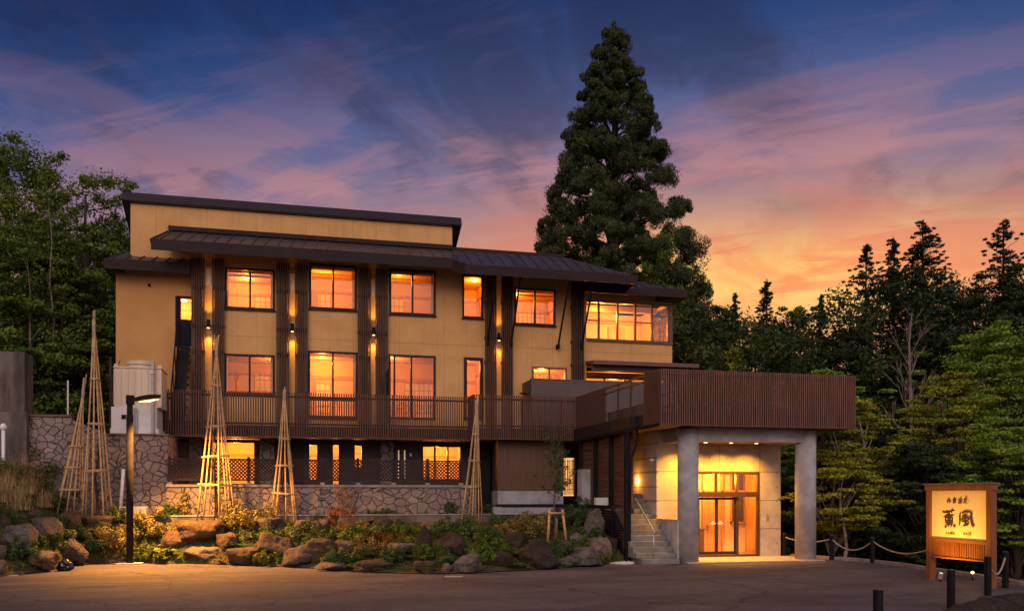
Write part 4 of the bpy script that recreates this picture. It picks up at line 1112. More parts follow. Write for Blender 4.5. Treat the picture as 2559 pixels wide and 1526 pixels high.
tag(MB().box(PX(1492, 29), PX(1521, 29), 29.0, 29.3, 1.63, 2.0).build('utility_box', M['white'], bevel=.01), 'small white box on the terrace by the weathered board screen', 'utility box')

# street lamp
lx, lyy = GP(325, 1408)
lp = empty('street_lamp', (lx, lyy, 0), 'tall dark cylindrical lamp post with an angled lit head', 'street lamp')
b_ = MB().tube([(0, 0, .03), (0, 0, 4.55)], .10, 28)
b_.build('post', M['black'], lp, smooth=True, world=False)
MB().tube([(0, 0, 4.55), (0, 0, 4.95)], .085, 24).box(-.10, .12, -.1, .1, 4.86, 5.14).build('collar', M['black'], lp, world=False, bevel=.02)
hd = MB()
L = 18
for sgn in (1,):
    prof = []
    for i in range(L + 1):
        t = i / L; w = .05 + .16 * math.sin(math.pi * min(1, t * .85 + .12)) ** .7 * (1 if t < .9 else (1 - (t - .9) * 5)); hh_ = .05 + .035 * math.sin(math.pi * t)
        cx_ = .1 + t * .78; cz_ = 5.0 + t * .13
        prof.append([(cx_, -w, cz_ - hh_ * .6), (cx_, w, cz_ - hh_ * .6), (cx_, w * .8, cz_ + hh_), (cx_, -w * .8, cz_ + hh_)])
vs = [p for r in prof for p in r]
fs = [(0, 1, 2, 3), tuple(4 * L + k for k in (3, 2, 1, 0))] + [(4 * i + k, 4 * i + (k + 1) % 4, 4 * i + 4 + (k + 1) % 4, 4 * i + 4 + k) for i in range(L) for k in range(4)]
hd.add(vs, fs)
hobj = hd.build('lamp_head', M['black'], lp, world=False, bevel=.01)
lz = MB()
pts = []
for t in [i / 24 * 2 * math.pi for i in range(24)]:
    u = .50 + .36 * math.cos(t) ; v_ = .13 * math.sin(t)
    pts.append((.1 + u * .82 + .03, v_, 4.93 + (u) * .13))
lz.add(pts + [(.56, 0, 4.955)], [(i, (i + 1) % 24, 24) for i in range(24)])
lz.build('lens', emis('street_lamp_lens', (1.0, .58, .16), 7), hobj, world=False)
sl_o = light('street_light', 'SPOT', (lx + .62, lyy - .12, 4.84), 10000, (1.0, .42, .07), lp, spot_size=R(128), spot_blend=.9, shadow_soft_size=.10)
aim = Vector((*GP(560, 1412), 0)) - Vector((lx + .62, lyy - .12, 4.84)); sl_o.rotation_euler = (aim.normalized() + Vector((0, 0, -.25))).to_track_quat('-Z', 'Y').to_euler()
MB().box(-.36, .36, -.26, .26, .002, .03).build('base_slab', M['concrete'], lp, world=False, bevel=.01)

# ---- bamboo snow frames
def bamboo_frame(apx, apy, bpx, bpy_, wpx, label, seed, n=7, rings=(.22, .42, .62, .8), lean_extra=.35, trunk=True):
    rnd = random.Random(seed)
    g = garden_hit(bpx, bpy_) if bpy_ > 1282 else None
    if g is None: g = [PX(bpx, 30.9), 30.9, 1.36]
    d = depth(g[0], g[1])
    H = EYE + (1232 - apy) * d / F - g[2]
    ax = (apx - bpx) * d / F                # lateral lean of the apex
    r = wpx / 2 * d / F
    root = empty('bamboo_frame', g, label, 'plant support', 'bamboo snow frames in the garden')
    A = Vector((ax * CT, -ax * ST, H - lean_extra))
    for i in range(n):
        a = 2 * math.pi * (i + rnd.uniform(-.15, .15)) / n
        rr = r * rnd.uniform(.85, 1.1)
        foot = Vector((math.cos(a) * rr, math.sin(a) * rr, rnd.uniform(-.12, .02)))
        tip = A + (A - foot).normalized() * rnd.uniform(.1, lean_extra) + Vector((rnd.uniform(-.03, .03), rnd.uniform(-.03, .03), 0))
        mid = foot.lerp(tip, .5) + Vector((rnd.uniform(-.02, .02), rnd.uniform(-.02, .02), 0))
        pts = [foot, foot.lerp(tip, .25), mid, foot.lerp(tip, .75), tip]
        MB().tube(pts, [.027, .026, .024, .022, .016], 7).build('bamboo_pole', M['bamboo'], root, smooth=True, world=False)
    for f in rings:
        rg = MB(); cN = 10
        c_ = Vector((0, 0, 0)).lerp(A, f); rr = r * (1 - f) * 1.06 + .02
        tilt = rnd.uniform(-.06, .06)
        pts = [c_ + Vector((math.cos(2 * math.pi * k / cN) * rr, math.sin(2 * math.pi * k / cN) * rr, tilt * math.cos(2 * math.pi * k / cN) * (2 * rr))) for k in range(cN + 1)]
        rg.tube(pts, .017, 6); rg.tube([p + Vector((0, 0, .03)) for p in pts], .012, 6)
        rg.build('hoop', M['bamboo'], root, world=False)
    MB().tube([A - Vector((0, 0, .16)), A + Vector((0, 0, .05))], .055, 8).build('binding', M['rope'], root, world=False)
    return root, g, H
bamboo_frame(206, 908, 168, 1285, 62, 'leaning bamboo frame with a bent tip, leftmost and shortest beside the tallest one', 1, 8, (.2, .38, .55), .9)
bamboo_frame(241, 773, 250, 1283, 66, 'tallest bamboo frame, in front of the flagstone wall left of the lamp post', 2, 7, (.26, .5, .73, .86), .55)
bamboo_frame(540, 834, 538, 1318, 100, 'wide yellow-lit bamboo frame right of the lamp post, around a bare trunk', 3, 9, (.24, .40, .57, .8), .55)
bamboo_frame(717, 960, 717, 1303, 70, 'bamboo frame in the middle of the low flagstone wall', 4, 9, (.22, .44, .65), .35)
bamboo_frame(1188, 990, 1174, 1304, 54, 'pale bamboo frame at the right end of the low flagstone wall', 5, 7, (.30, .52, .75), .3)
def sapling(px, py, h, label, seed, r=.045, leaves=None, tw=14, spread=.45, lm='broad', bark=None, name='young_tree', group=None, lsz=.09, nleaf=0, wood_from=.25):
    rnd = random.Random(seed)
    g = garden_hit(px, py)
    root = empty(name, g, label, 'young tree', group)
    t = MB(); pts = [Vector((rnd.uniform(-.03, .03) * k, rnd.uniform(-.03, .03) * k, h * k / 5 - .05)) for k in range(6)]
    t.tube(pts, [r, r * .9, r * .8, r * .65, r * .45, r * .2], 7)
    tips = []
    for i in range(tw):
        f = rnd.uniform(wood_from, .95); p0 = Vector((0, 0, h * f)); a = rnd.uniform(0, 6.28); L_ = spread * rnd.uniform(.4, 1) * (1.1 - f * .5)
        p1 = p0 + Vector((math.cos(a) * L_ * .6, math.sin(a) * L_ * .6, L_ * .5)); p2 = p1 + Vector((math.cos(a) * L_ * .4, math.sin(a) * L_ * .4, L_ * .5))
        t.tube([p0, p1, p2], [r * .3, r * .2, r * .08], 5); tips += [p1, p2, p0.lerp(p1, .5)]
    t.build('trunk', bark or BARK, root, world=False)
    return root, tips, g
sapling(540, 1312, 3.3, 'bare dark trunk with twigs inside the wide yellow-lit bamboo frame', 11, .06, bark=BARK_DARK)
sapling(714, 1303, 2.9, 'thin bare trunk inside the bamboo frame in the middle', 12, .04, bark=BARK_DARK, spread=.25)
sapling(240, 1283, 2.6, 'bare trunk inside the tallest bamboo frame', 13, .05, bark=BARK_DARK, spread=.3)

# ---- rope fence and bollards
def bollard(base_px, base_py, label, h=.8, w=.105, grp='dark bollards along the kerb'):
    x, y = GP(base_px, base_py)
    r_ = empty('bollard', (x, y, 0), label, 'bollard', grp, rz=.15)
    MB().box(-w / 2, w / 2, -w / 2, w / 2, -.05, h - .015).build('post', M['black'], r_, world=False, bevel=.008)
    MB().box(-w / 2 + .01, w / 2 - .01, -w / 2 + .01, w / 2 - .01, h - .013, h).build('cap', mat('worn_post_cap', (.10, .075, .06)) if 'worn_post_cap' not in bpy.data.materials else bpy.data.materials['worn_post_cap'], r_, world=False)
    return (x, y)
bp = []
bp.append(bollard(1961, 1391, 'dark bollard beside the right corner of the concrete entrance wall'))
bp.append(bollard(2079, 1398, 'dark bollard just right of the right-hand column'))
bp.append(bollard(2181, 1406, 'dark bollard between the right-hand column and the sign'))
bp.append(bollard(2335, 1427, 'dark bollard partly hidden behind the left post of the sign'))
bp.append(bollard(2513, 1468, 'dark bollard with a warm-lit edge right of the sign', h=.83))
fb = bollard(2469, 1487, 'dark bollard right in front of the right post of the sign', h=.83)
bollard(2377, 1523, 'dark bollard standing alone in front of the sign', h=.75, grp=None)
x, y = DP(2195, 12.6)
r_ = empty('bollard', (x, y, 0), 'dark bollard cut off by the bottom of the photo, nearest of all', 'bollard', None, rz=.1)
MB().box(-.052, .052, -.052, .052, -.05, .765).build('post', M['black'], r_, world=False, bevel=.008)
MB().box(-.045, .045, -.045, .045, .767, .78).build('cap', bpy.data.materials['worn_post_cap'], r_, world=False)
def rope(a, c, sag, lb, h0=.68, h1=.68):
    pts = []
    for i in range(17):
        t = i / 16
        pts.append((a[0] + (c[0] - a[0]) * t, a[1] + (c[1] - a[1]) * t, h0 + (h1 - h0) * t - sag * 4 * t * (1 - t)))
    tag(MB().tube(pts, .022, 7).build('rope', M['rope'], smooth=True), lb, 'rope', 'ropes strung between the bollards')
rope(bp[0], bp[1], .13, 'short rope behind the right-hand column')
rope(bp[1], bp[2], .32, 'sagging rope between the two bollards left of the sign')
rope(bp[2], bp[3], .28, 'long sagging rope running behind the left post of the sign')
rope(bp[3], (lambda q: q)(GP(2475, 1462)), .16, 'rope passing behind the slatted bottom of the sign')
rope(fb, bp[4], .34, 'short deep loop of rope between the two bollards right of the sign', .72, .72)

# near stone kerb at the bottom right
rk = MB(); pts = [GP(2360, 1560, .1), GP(2440, 1530, .1), GP(2500, 1512, .1), GP(2580, 1502, .1), GP(2700, 1500, .1)]
for a, c in zip(pts, pts[1:]):
    L_ = math.dist(a, c); n_ = max(1, int(L_ / .8))
    for i in range(n_):
        p = Vector((*a, .0)).lerp(Vector((*c, .0)), i / n_); q = Vector((*a, .0)).lerp(Vector((*c, .0)), (i + .98) / n_)
        p.z = q.z = .10; rk.bar(p, q, .55, .34)
o = rk.build('stone_edging', ROCK[4], bevel=.09)
tag(o, 'rough dark stone edging at the bottom right corner', 'stone edging')
sm = o.modifiers.new('sub', 'SUBSURF'); sm.levels = sm.render_levels = 3
tx = bpy.data.textures.new('rough', 'CLOUDS'); tx.noise_scale = .25
dm = o.modifiers.new('rough', 'DISPLACE'); dm.texture = tx; dm.strength = .09; dm.texture_coords = 'GLOBAL'

# ---- the sign
PL = Vector((*DP(2327, 21.8), 0)); PR = Vector((*DP(2478, 19.9), 0))
dv = (PR - PL); WS = dv.length; ang = math.atan2(dv.y, dv.x)
sg = empty('inn_sign', PL, 'glowing cream sign board with brush writing in an orange timber frame', 'sign', rz=ang)
TOPZ = 2.42; pw = .14
for x_, nm in ((0, 'post'), (WS, 'post')):
    MB().box(x_ - pw / 2, x_ + pw / 2, -.085, .085, -.05, TOPZ - .202).build('post', M['sign_wood'], sg, world=False, bevel=.006)
MB().box(-pw / 2 - .05, WS + pw / 2 + .03, -.09, .09, TOPZ - .20, TOPZ - .06).build('crossbeam', M['sign_wood'], sg, world=False, bevel=.006)
for z_ in ((.985, 1.06), (.58, .62)): MB().box(pw / 2 + .001, WS - pw / 2 - .001, -.07, .07, *z_).build('rail', M['sign_wood'], sg, world=False, bevel=.006)
MB().box(-pw / 2 - .09, WS + pw / 2 + .05, -.13, .13, TOPZ - .058, TOPZ - .025).build('cap', mat('grey_cap_metal', (.12, .105, .11), (.09, .08, .085), 3, .5, 0), sg, world=False, bevel=.006)
fx0, fx1, fz0, fz1 = pw / 2 + .002, WS - pw / 2 - .002, 1.062, TOPZ - .203
MB().box(fx0, fx1, -.03, .03, fz0, fz1).build('board', M['sign_face'], sg, world=False)
sl_ = MB(); n_ = 33
for i in range(n_):
    x_ = fx0 + (fx1 - fx0 - .03) * i / (n_ - 1); sl_.box(x_, x_ + .030, -.03, .03, .622, .983)
sl_.build('slats', M['sign_wood'], sg, world=False)
# brush writing: photo sketch coordinates -> board
def bd(p):
    u = (p[0] - 255) / 1016.0
    zt_ = 237 - 47 * u; zb_ = 955 + 25 * u
    w_ = (p[1] - zt_) / (zb_ - zt_)
    return (fx0 + (fx1 - fx0) * u, fz1 - (fz1 - fz0) * w_)
def stroke(bm_, pts, w0, w1=None, off=-.036):
    w1 = w1 or w0; P = [Vector((*bd(p), 0)) for p in pts]
    Q = []
    for i in range(len(P) - 1):                      # round the corners a little
        for t in (0, .25, .5, .75): Q.append(P[i].lerp(P[i + 1], t))
    Q.append(P[-1])
    S = [Q[0]] + [(Q[i - 1] + Q[i] * 2 + Q[i + 1]) / 4 for i in range(1, len(Q) - 1)] + [Q[-1]]
    L_, Rr = [], []
    n = len(S)
    for i, p in enumerate(S):
        d = (S[min(i + 1, n - 1)] - S[max(i - 1, 0)]); d = d.normalized() if d.length > 0 else Vector((1, 0, 0))
        nn = Vector((-d.y, d.x, 0)); t = i / (n - 1); w = (w0 + (w1 - w0) * t) * (.55 + .45 * math.sin(math.pi * min(1, .18 + t * .78))) * .5
        L_.append(p + nn * w); Rr.append(p - nn * w)
    vs = [(v.x, off, v.y) for v in L_] + [(v.x, off, v.y) for v in Rr]
    vs += [(v.x, off + .005, v.y) for v in L_] + [(v.x, off + .005, v.y) for v in Rr]
    fs = [(i, i + 1, n + i + 1, n + i) for i in range(n - 1)] + [(i, 2 * n + i, 2 * n + i + 1, i + 1) for i in range(n - 1)] + [(n + i, n + i + 1, 3 * n + i + 1, 3 * n + i) for i in range(n - 1)]
    bm_.add(vs, fs)
K = 2.1 / 1016 * 1.0
def strokes(name, lst, off=-.036):
    b_ = MB()
    for j, (pts, w0, w1) in enumerate(lst): stroke(b_, pts, w0 * K, w1 * K, off - .0008 * j)
    b_.build(name, M['ink'], sg, world=False)
big = [
 ([(462, 546), (500, 556), (545, 552), (620, 535), (694, 520)], 26, 20), ([(540, 522), (556, 552), (566, 588)], 22, 14), ([(648, 492), (644, 528), (632, 566)], 24, 14),
 ([(520, 612), (560, 590), (608, 570)], 16, 12), ([(488, 632), (540, 612), (610, 600), (684, 594)], 18, 18), ([(520, 640), (520, 668), (526, 696)], 22, 20),
 ([(522, 640), (580, 634), (646, 628), (654, 660), (648, 692)], 18, 24), ([(526, 690), (590, 684), (648, 684)], 16, 16), ([(560, 650), (570, 668)], 18, 12), ([(618, 646), (610, 664)], 18, 12),
 ([(594, 560), (592, 640), (598, 700), (602, 745)], 20, 24), ([(516, 722), (580, 714), (668, 706)], 16, 16), ([(540, 748), (600, 742), (668, 738)], 18, 18),
 ([(508, 774), (530, 782), (538, 796)], 30, 34), ([(576, 762), (582, 784)], 20, 24), ([(626, 760), (636, 782)], 20, 24), ([(672, 754), (694, 766), (712, 782)], 26, 32),
 ([(802, 552), (788, 610), (794, 680), (780, 752)], 20, 22), ([(824, 562), (860, 540), (910, 530), (960, 534), (998, 546)], 16, 24), ([(998, 546), (992, 610), (996, 670), (1012, 726), (1042, 766)], 26, 40),
 ([(832, 606), (870, 590), (926, 582)], 16, 20), ([(832, 636), (832, 664), (842, 694)], 20, 18), ([(834, 636), (890, 624), (944, 622), (952, 652), (938, 684)], 18, 24), ([(842, 690), (890, 682), (940, 680)], 18, 18),
 ([(886, 592), (886, 650), (892, 700), (888, 744)], 22, 24), ([(858, 748), (900, 742), (936, 730)], 26, 22), ([(922, 706), (940, 728), (948, 744)], 20, 28)]
strokes('lettering', big)
small = [  # four small characters
 ([(556, 352), (612, 342)], 9, 9), ([(584, 330), (584, 372)], 9, 8), ([(544, 378), (624, 366)], 10, 9), ([(576, 374), (572, 398), (560, 416)], 9, 6), ([(596, 372), (597, 414)], 9, 8), ([(562, 386), (550, 400)], 9, 7), ([(608, 382), (622, 398)], 9, 10),
 ([(690, 326), (674, 350), (652, 368)], 8, 8), ([(690, 326), (706, 346), (728, 354)], 8, 10), ([(676, 358), (708, 354)], 7, 7), ([(670, 368), (668, 386), (660, 408)], 7, 7), ([(672, 370), (710, 366), (706, 388)], 7, 8), ([(674, 380), (706, 376)], 6, 6), ([(676, 392), (714, 388), (708, 412)], 7, 8), ([(676, 394), (678, 414), (710, 412)], 7, 7),
 ([(760, 338), (772, 348)], 9, 9), ([(756, 362), (768, 370)], 9, 9), ([(758, 408), (774, 386)], 9, 7), ([(788, 334), (788, 366), (822, 364), (820, 330), (788, 334)], 7, 7), ([(790, 348), (820, 346)], 6, 6), ([(784, 378), (784, 404)], 7, 7), ([(784, 378), (828, 374), (826, 404)], 7, 7), ([(798, 378), (798, 404)], 6, 6), ([(812, 376), (812, 404)], 6, 6), ([(776, 408), (836, 404)], 8, 9),
 ([(900, 312), (892, 326)], 8, 6), ([(874, 334), (874, 358), (914, 354), (914, 328), (874, 332)], 7, 7), ([(876, 344), (912, 340)], 6, 6), ([(894, 358), (894, 402), (884, 398)], 8, 7), ([(862, 372), (882, 368), (864, 402)], 8, 7), ([(920, 362), (900, 378)], 7, 6), ([(898, 374), (918, 396), (940, 404)], 8, 10)]
strokes('place_lettering', small)
def latin(word, x0, x1, y0, y1):
    G = {'K': [((0, 0), (0, 1)), ((1, 0), (0, .55), (1, 1))], 'A': [((0, 1), (.5, 0), (1, 1)), ((.2, .62), (.8, .62))], 'O': [((.5, 0), (1, .3), (1, .7), (.5, 1), (0, .7), (0, .3), (.5, 0))],
         'R': [((0, 0), (0, 1)), ((0, 0), (.9, .08), (.9, .42), (0, .5), (1, 1))], 'U': [((0, 0), (0, .75), (.5, 1), (1, .75), (1, 0))], 'Z': [((0, 0), (1, 0), (0, 1), (1, 1))], 'E': [((1, 0), (0, 0), (0, 1), (1, 1)), ((0, .5), (.8, .5))]}
    out = []; n = len(word); cw = (x1 - x0) / n
    for i, ch in enumerate(word):
        for poly in G[ch]: out.append(([(x0 + cw * (i + .1 + .6 * u), y0 + (y1 - y0) * v) for u, v in poly], 6, 6))
    return out
strokes('roman_lettering', latin('KAORU', 524, 700, 858, 898) + latin('KAZE', 856, 1004, 858, 900))
# small ground spotlights aimed at the board
def spot(px, py, label, e, tgt, vis=1.0):
    x, y = GP(px, py)
    r_ = empty('ground_spotlight', (x, y, 0), label, 'spotlight', 'spotlights at the foot of the sign')
    t = Vector(tgt) - Vector((x, y, .16)); q = t.to_track_quat('-Z', 'Y'); dirn = t.normalized()
    MB().tube([Vector((0, 0, .14)) - dirn * .07, Vector((0, 0, .14)) + dirn * .07], .05, 14).build('housing', M['steel'], r_, world=False)
    MB().tube([(0, 0, 0), (0, 0, .1)], .015, 8).lathe([(.05, 0), (.05, .01)], (0, 0, .003), 12).build('stake', M['black'], r_, world=False)
    MB().tube([Vector((0, 0, .14)) + dirn * .071, Vector((0, 0, .14)) + dirn * .075], .042, 14).build('lens', emis('spot_lens', (1, .55, .15), 3 * vis), r_, world=False)
    l = light('spot_beam', 'SPOT', Vector((x, y, .14)) + dirn * .1, e, (1.0, .50, .10), r_, spot_size=R(110), spot_blend=.9, shadow_soft_size=.03)
    l.rotation_euler = q.to_euler()
nrm = Vector((math.sin(ang), -math.cos(ang), 0))       # front of the board
spot(2351, 1452, 'small spotlight on the asphalt under the left half of the sign', 80, PL + dv * .35 + Vector((0, 0, 1.5)), .4)
spot(2431, 1448, 'small glowing spotlight on the asphalt under the right half of the sign', 80, PL + dv * .65 + Vector((0, 0, 1.5)))
light('sign_front_light', 'SPOT', PL + dv * .5 + nrm * 1.0 + Vector((0, 0, .12)), 330, (1.0, .50, .05), sg, spot_size=R(105), spot_blend=.9, shadow_soft_size=.05)
so = bpy.data.objects['sign_front_light']; so.parent = None
so.location = PL + dv * .5 + nrm * .9 + Vector((0, 0, .12)); tq = (PL + dv * .5 + Vector((0, 0, 1.45))) - so.location
so.rotation_euler = tq.to_track_quat('-Z', 'Y').to_euler()

# ---- black bag, drain cover, pebbles, wooden stake frame
bgx = garden_hit(161, 1420); bx_, by_ = GP(161, 1426)
b_ = MB(); rnd = random.Random(5)
b = bmesh.new(); bmesh.ops.create_icosphere(b, subdivisions=3, radius=1)
for v in b.verts:
    n = noise.noise(v.co * 2.3) * .35 + noise.noise(v.co * 6) * .12
    v.co *= 1 + n; v.co.z = max(v.co.z, -.75); v.co.x *= .19 * (1.1 - .35 * v.co.z); v.co.y *= .15; v.co.z *= .19
me = bpy.data.meshes.new('plastic_bag'); b.to_mesh(me); b.free(); me.materials.append(M['bag'])
o = bpy.data.objects.new('plastic_bag', me); C.objects.link(o); o.location = (bx_, by_ + .1, .14)
tag(o, 'crumpled black plastic bag on the asphalt by the rocks', 'bag')
def flat_plate(px0, px1, py, w, name, label, cat, m):
    a = GP(px0, py); c = GP(px1, py)
    o = MB().bar((a[0], a[1], .006), (c[0], c[1], .006), w, .02).build(name, m); tag(o, label, cat)
flat_plate(1112, 1158, 1440, .14, 'drain_cover', 'narrow pale drain cover in the asphalt before the middle rocks', 'drain cover', M['concrete'])
flat_plate(7, 44, 1437, .22, 'flat_stone', 'flat white stone on the asphalt edge at the far left', 'stone', M['concrete'])
pb = MB(); rnd = random.Random(3)
for i in range(260):
    px = rnd.uniform(1508, 1586); py = rnd.uniform(1401, 1409 - abs(px - 1560) * .03)
    x, y = GP(px, py); s_ = rnd.uniform(.025, .05)
    vs = [(x + s_ * math.cos(k * 1.047), y + s_ * .8 * math.sin(k * 1.047), .0) for k in range(6)] + [(x + s_ * .6 * math.cos(k * 1.047), y + s_ * .5 * math.sin(k * 1.047), s_ * 1.1) for k in range(6)]
    pb.add(vs, [(k, (k + 1) % 6, 6 + (k + 1) % 6, 6 + k) for k in range(6)] + [tuple(range(6, 12))])
tag(pb.build('white_gravel', M['pebble']), kind='stuff', label='strip of white pebbles at the foot of the black slatted fence')
g1 = garden_hit(1372, 1352); g2 = garden_hit(1421, 1357)
tf = empty('timber_stake_frame', ((g1[0] + g2[0]) / 2, (g1[1] + g2[1]) / 2, g1[2]), 'grey timber stake frame holding the young leafy tree', 'plant support')
top1 = (PX(1374, g1[1]), g1[1], PZ(1374, 1272, g1[1])); top2 = (PX(1406, g1[1]), g1[1], PZ(1406, 1272, g1[1]))
for a, c in (((PX(1369, g1[1]), g1[1], g1[2] - .1), top1), ((PX(1417, g1[1]), g1[1], g1[2] - .15), top2), ((PX(1391, g1[1] + .5), g1[1] + .5, g1[2]), (PX(1390, g1[1] + .1), g1[1] + .1, top1[2] - .3))):
    attach(MB().tube([a, c], .042, 8).build('stake', M['bamboo'], tf, smooth=True), tf)
attach(MB().tube([(top1[0] - .05, g1[1] - .05, top1[2] - .12), (top2[0] + .05, g1[1] - .05, top1[2] - .12)], .035, 8).build('crossbar', M['bamboo'], tf, smooth=True), tf)

# ================================================================ rocks
def make_rock(x0, y0, x1, y1, mi, seed, label, shape='round', dscale=.8, tilt=0.0):
    """photo box of the rock -> boulder resting on the bank"""
    cx = (x0 + x1) / 2
    fy = lerp_table(garden_px, cx)
    if y1 >= fy - 6: gx, gy = GP(cx, min(y1, fy + 14)); gz = 0.0
    else: gx, gy, gz = garden_hit(cx, y1 - 2)
    d = depth(gx, gy)
    w = (x1 - x0) * d / F * 1.20; h = (y1 - y0) * d / F * 1.10
    dep = min(max(w * dscale, .25), 1.1)
    # the rock's middle lies half its depth further back
    bx, by = gx + ST * dep * .4, gy + CT * dep * .4
    rnd = random.Random(seed)
    b = bmesh.new(); bmesh.ops.create_icosphere(b, subdivisions=4, radius=1)
    planes = []
    for _ in range({'round': 9, 'block': 12, 'flat': 11, 'spire': 11}[shape]):
        nrm_ = Vector((rnd.gauss(0, 1), rnd.gauss(0, 1), rnd.gauss(0, .8))).normalized()
        planes.append((nrm_, rnd.uniform(.5, .8)))
    if shape in ('block', 'flat'): planes.append((Vector((rnd.uniform(-.12, .12), -.1, 1)).normalized(), .58))
    if shape == 'block': planes += [(Vector((1, rnd.uniform(-.2, .2), 0)).normalized(), .72), (Vector((-1, rnd.uniform(-.2, .2), 0)).normalized(), .72), (Vector((rnd.uniform(-.2, .2), -1, .1)).normalized(), .7)]
    so_ = Vector((rnd.uniform(0, 50), rnd.uniform(0, 50), rnd.uniform(0, 50)))
    for v in b.verts:
        p = v.co.normalized()
        r = 1.0
        for (n, k) in planes:
            dd = p.dot(n)
            if dd > 1e-3: r = min(r, k / dd)
        r *= 1 + noise.noise(p * 1.4 + so_) * .16 + noise.noise(p * 3.5 + so_) * .10 + noise.noise(p * 8 + so_) * .065 + noise.noise(p * 18 + so_) * .03
        v.co = p * r
        if shape == 'spire':
            k = (v.co.z + 1) / 2; v.co.x *= 1.15 - .6 * k; v.co.y *= 1.1 - .5 * k
        elif shape == 'round':
            k = (v.co.z + 1) / 2; v.co.x *= 1.08 - .22 * k
    cs = [v.co.copy() for v in b.verts]
    lo = [min(c[i] for c in cs) for i in range(3)]; hi = [max(c[i] for c in cs) for i in range(3)]
    bury = .12 if gz < .05 else .22
    for v in b.verts:
        v.co.x = ((v.co.x - lo[0]) / (hi[0] - lo[0]) - .5) * w
        v.co.y = ((v.co.y - lo[1]) / (hi[1] - lo[1]) - .5) * dep
        v.co.z = ((v.co.z - lo[2]) / (hi[2] - lo[2])) * h * (1 + bury) - h * bury
    for f in b.faces: f.smooth = True
    me = bpy.data.meshes.new('boulder'); b.to_mesh(me); b.free(); me.materials.append(ROCK[mi])
    o = bpy.data.objects.new('boulder', me); C.objects.link(o); o.location = (bx, by, gz); o.rotation_euler = (0, tilt, -TH)
    tag(o, label, 'boulder', 'boulders edging the garden')
    return o
